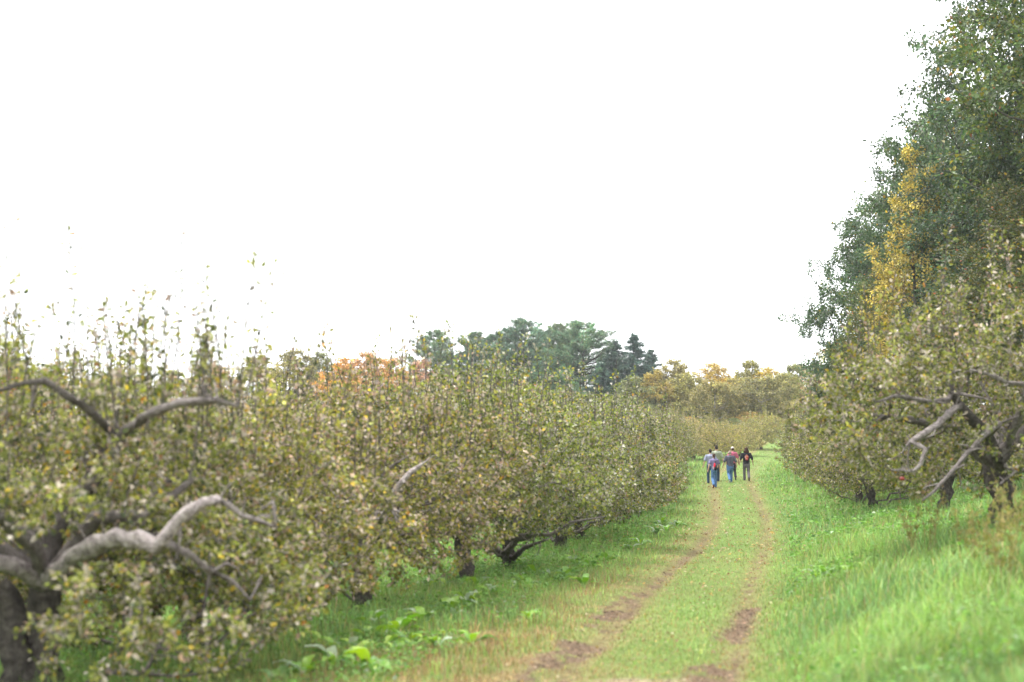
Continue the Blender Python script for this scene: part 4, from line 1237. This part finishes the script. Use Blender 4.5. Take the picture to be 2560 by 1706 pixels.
SH = {n: cloth('shirt_' + n, c, .8, 18) for n, c in dict(purple=(.21, .18, .32), lavender=(.29, .31, .42), sage=(.30, .33, .25), charcoal=(.095, .095, .125), pink=(.52, .13, .21), black=(.012, .013, .018)).items()}
person(px_person(1786, 68.5), 68.5, 1.66, 'woman in purple grey tee and blue jeans, nearest walker, wearing a red sling bag', SH['purple'], M_JEAN, HAIRB, M_SHOE3, .86, .20, 1, 0.02, 'bun', (-.05, .16), .35)
person(px_person(1777, 71.0), 71.0, 1.74, 'man in lavender grey tee and dark jeans on the far left of the group', SH['lavender'], M_JEAN2, HAIRD, M_SHOE, 1.03, .18, -1, .03, 'short', (.02, .05), .6)
def ear_cap(t, hc):
    pass
person(px_person(1792.5, 73.2), 73.2, 1.88, 'tallest walker, dark short hair and pale sage tee, behind two others', SH['sage'], M_JEAN2, HAIRD, M_SHOE, 1.0, .2, 1, 0, 'short', (.1, -.02), .6)
person(px_person(1826, 71.5), 71.5, 1.62, 'man with greying hair, charcoal tee and faded blue jeans, arms held out', SH['charcoal'], M_JEAN, HAIRG, M_SHOE2, 1.10, .20, 1, .02, 'fluffy', (.10, .0), .7)
M_CAP = cloth('cap_white', (.58, .50, .46), .85)
def cap(t, hc):
    fuse('cap', [ball_prim(hc + np.array([0, 0, .045]), (.092, .105, .085)), tube_prim([hc + np.array([0, .08, .03]), hc + np.array([0, .17, .015])], [.075, .06], .16)], M_CAP, t, .014, 2)
person(px_person(1833, 73.6), 73.6, 1.72, 'walker in a pink shirt and white cap, mostly hidden behind the charcoal tee', SH['pink'], cloth('trousers_black', (.03, .03, .035)), HAIRB, M_SHOE, .92, .2, -1, 0, 'short', (.06, .1), .6, cap)

# shirt print of the long haired walker: generic red, white and orange patch built of flat pieces on the cloth
M_PRINT = noise_material('print_red_white', (.55, .03, .03), (.72, .60, .55), 26, .8, c3=(.35, .04, .03))
M_PRINT2 = noise_material('print_orange', (.60, .18, .04), (.70, .35, .12), 22, .8)
def backprint(t, hc):
    def patch(name, outline, mat, lift):
        n = len(outline)
        V = []
        for off in (0, -.006):
            for x, z in outline:
                yb = -.66 * .196 * 1.02 * math.sqrt(max(0, 1 - (x / .205) ** 2)) - .012 - lift
                V.append((x, yb + off, z))
        F = [list(range(n)), list(range(2 * n - 1, n - 1, -1))] + [[i, i + n, (i + 1) % n + n, (i + 1) % n] for i in range(n)]
        me = bpy.data.meshes.new(name); me.from_pydata(V, [], F); me.materials.append(mat); me.update()
        link(name, me, t)
    oval = [(.10 * math.cos(a) * (1 + .12 * math.sin(5 * a)), 1.235 + .125 * math.sin(a) * (1 + .08 * math.cos(4 * a))) for a in np.linspace(0, 6.283, 22, endpoint=False)]
    patch('shirt_print', oval, M_PRINT, 0)
    core = [(.03 * math.cos(a), 1.245 + .055 * math.sin(a)) for a in np.linspace(0, 6.283, 14, endpoint=False)]
    patch('shirt_print', core, M_PRINT2, .008)
    band = [(-.085, 1.10), (-.06, 1.125), (0, 1.115), (.06, 1.125), (.085, 1.10), (.05, 1.09), (0, 1.082), (-.05, 1.09)]
    patch('shirt_print', band, cloth('print_red', (.62, .05, .05)), .002)
person(px_person(1867, 73.5), 73.5, 1.74, 'walker with long bushy dark hair, black tee with red back print, grey trousers', SH['black'], M_GREY, HAIRB, M_SHOE, 1.02, .17, -1, -.03, 'long', (.04, .04), .75, backprint)

# sling bag on the woman's back
def sling_bag():
    x = px_person(1786, 68.5); k = 1.66 / 1.75
    t = empty('sling_bag', on_ground(x, 68.5) + np.array([0.01, -.15, 1.08]) * k, .02, k)
    tag(t, 'triangular red and black sling bag on the back of the nearest woman', 'bag')
    fuse('red_panel', [tube_prim([(.0, 0, .17), (-.01, -.03, .08), (-.02, -.035, -.01)], [.028, .052, .062], .55)], cloth('bag_red', (.72, .03, .05)), t, .01, 2)
    fuse('black_pocket', [tube_prim([(.06, 0, .08), (.045, -.04, -.02), (.03, -.045, -.12), (.03, -.035, -.16)], [.03, .058, .08, .06], .5)], cloth('bag_black', (.02, .02, .025)), t, .01, 2)
    fuse('white_pocket', [tube_prim([(-.055, -.02, .02), (-.07, -.025, -.05), (-.07, -.02, -.11)], [.03, .042, .038], .5)], cloth('bag_pale', (.70, .55, .62)), t, .01, 2)
    fuse('strap', [tube_prim([(.0, .02, .16), (.06, .03, .26), (.12, .10, .33), (.10, .2, .30)], [.016, .016, .016, .016], .4, 8)], cloth('bag_strap', (.03, .03, .035)), t, .008, 0)
sling_bag()

# a few red apples still hanging
def red_apple(loc, parent):
    me = bpy.data.meshes.get('apple_fruit')
    if me is None:
        V, f4, f3 = ball_prim((0, 0, 0), (.04, .04, .036), 12, 8)
        V[:, 2] -= .010 * np.exp(-(np.hypot(V[:, 0], V[:, 1]) / .012) ** 2) * np.sign(V[:, 2])
        me = mesh_np('apple_fruit', V, [f4, f3], M_APPLE, None, True)
    o = link('apple', me, parent)
    o.location = tuple(float(v) for v in loc)
roots = [o for o in bpy.data.objects if o.name.startswith('apple_tree')]
red_apple(at(2255, 1197, 21.5) - bR, roots[1]); red_apple(at(903, 1203, 21.3) - bC, roots[2]); red_apple(at(715, 1570, 22.4) - bC, roots[2])

print('LEAVES', mA[2], mR[2], mC[2], mE[2], [p[2] for p in protos], {k: v[2] for k, v in W.items()})
tris = {}
for me in bpy.data.meshes:
    if me.users:
        tris[me.name] = sum(len(p.vertices) - 2 for p in me.polygons) if len(me.polygons) < 5000 else int((len(me.loops) - 2 * len(me.polygons)))
print('TRIS', sum(tris.values()), sorted(tris.items(), key=lambda q: -q[1])[:12])

# ------------------------------------------------------------------ thin autumn haze
hz, hn, hl = mat_new('haze_air')
ho = hn.new('ShaderNodeOutputMaterial')
hv = hn.new('ShaderNodeVolumePrincipled')
hv.inputs['Color'].default_value = (0.93, 0.95, 1.0, 1)
hv.inputs['Density'].default_value = 0.0003
hv.inputs['Anisotropy'].default_value = 0.2
hl.new(hv.outputs[0], ho.inputs['Volume'])
bv = np.array([(x, y, z) for x in (-420, 420) for y in (-60, 420) for z in (-8, 45)], float)
hm = mesh_np('haze', bv, [np.array([[0, 1, 3, 2], [4, 6, 7, 5], [0, 4, 5, 1], [2, 3, 7, 6], [0, 2, 6, 4], [1, 5, 7, 3]])], hz)
tag(link('haze', hm), 'thin pale autumn haze in the air', 'haze', kind='stuff')
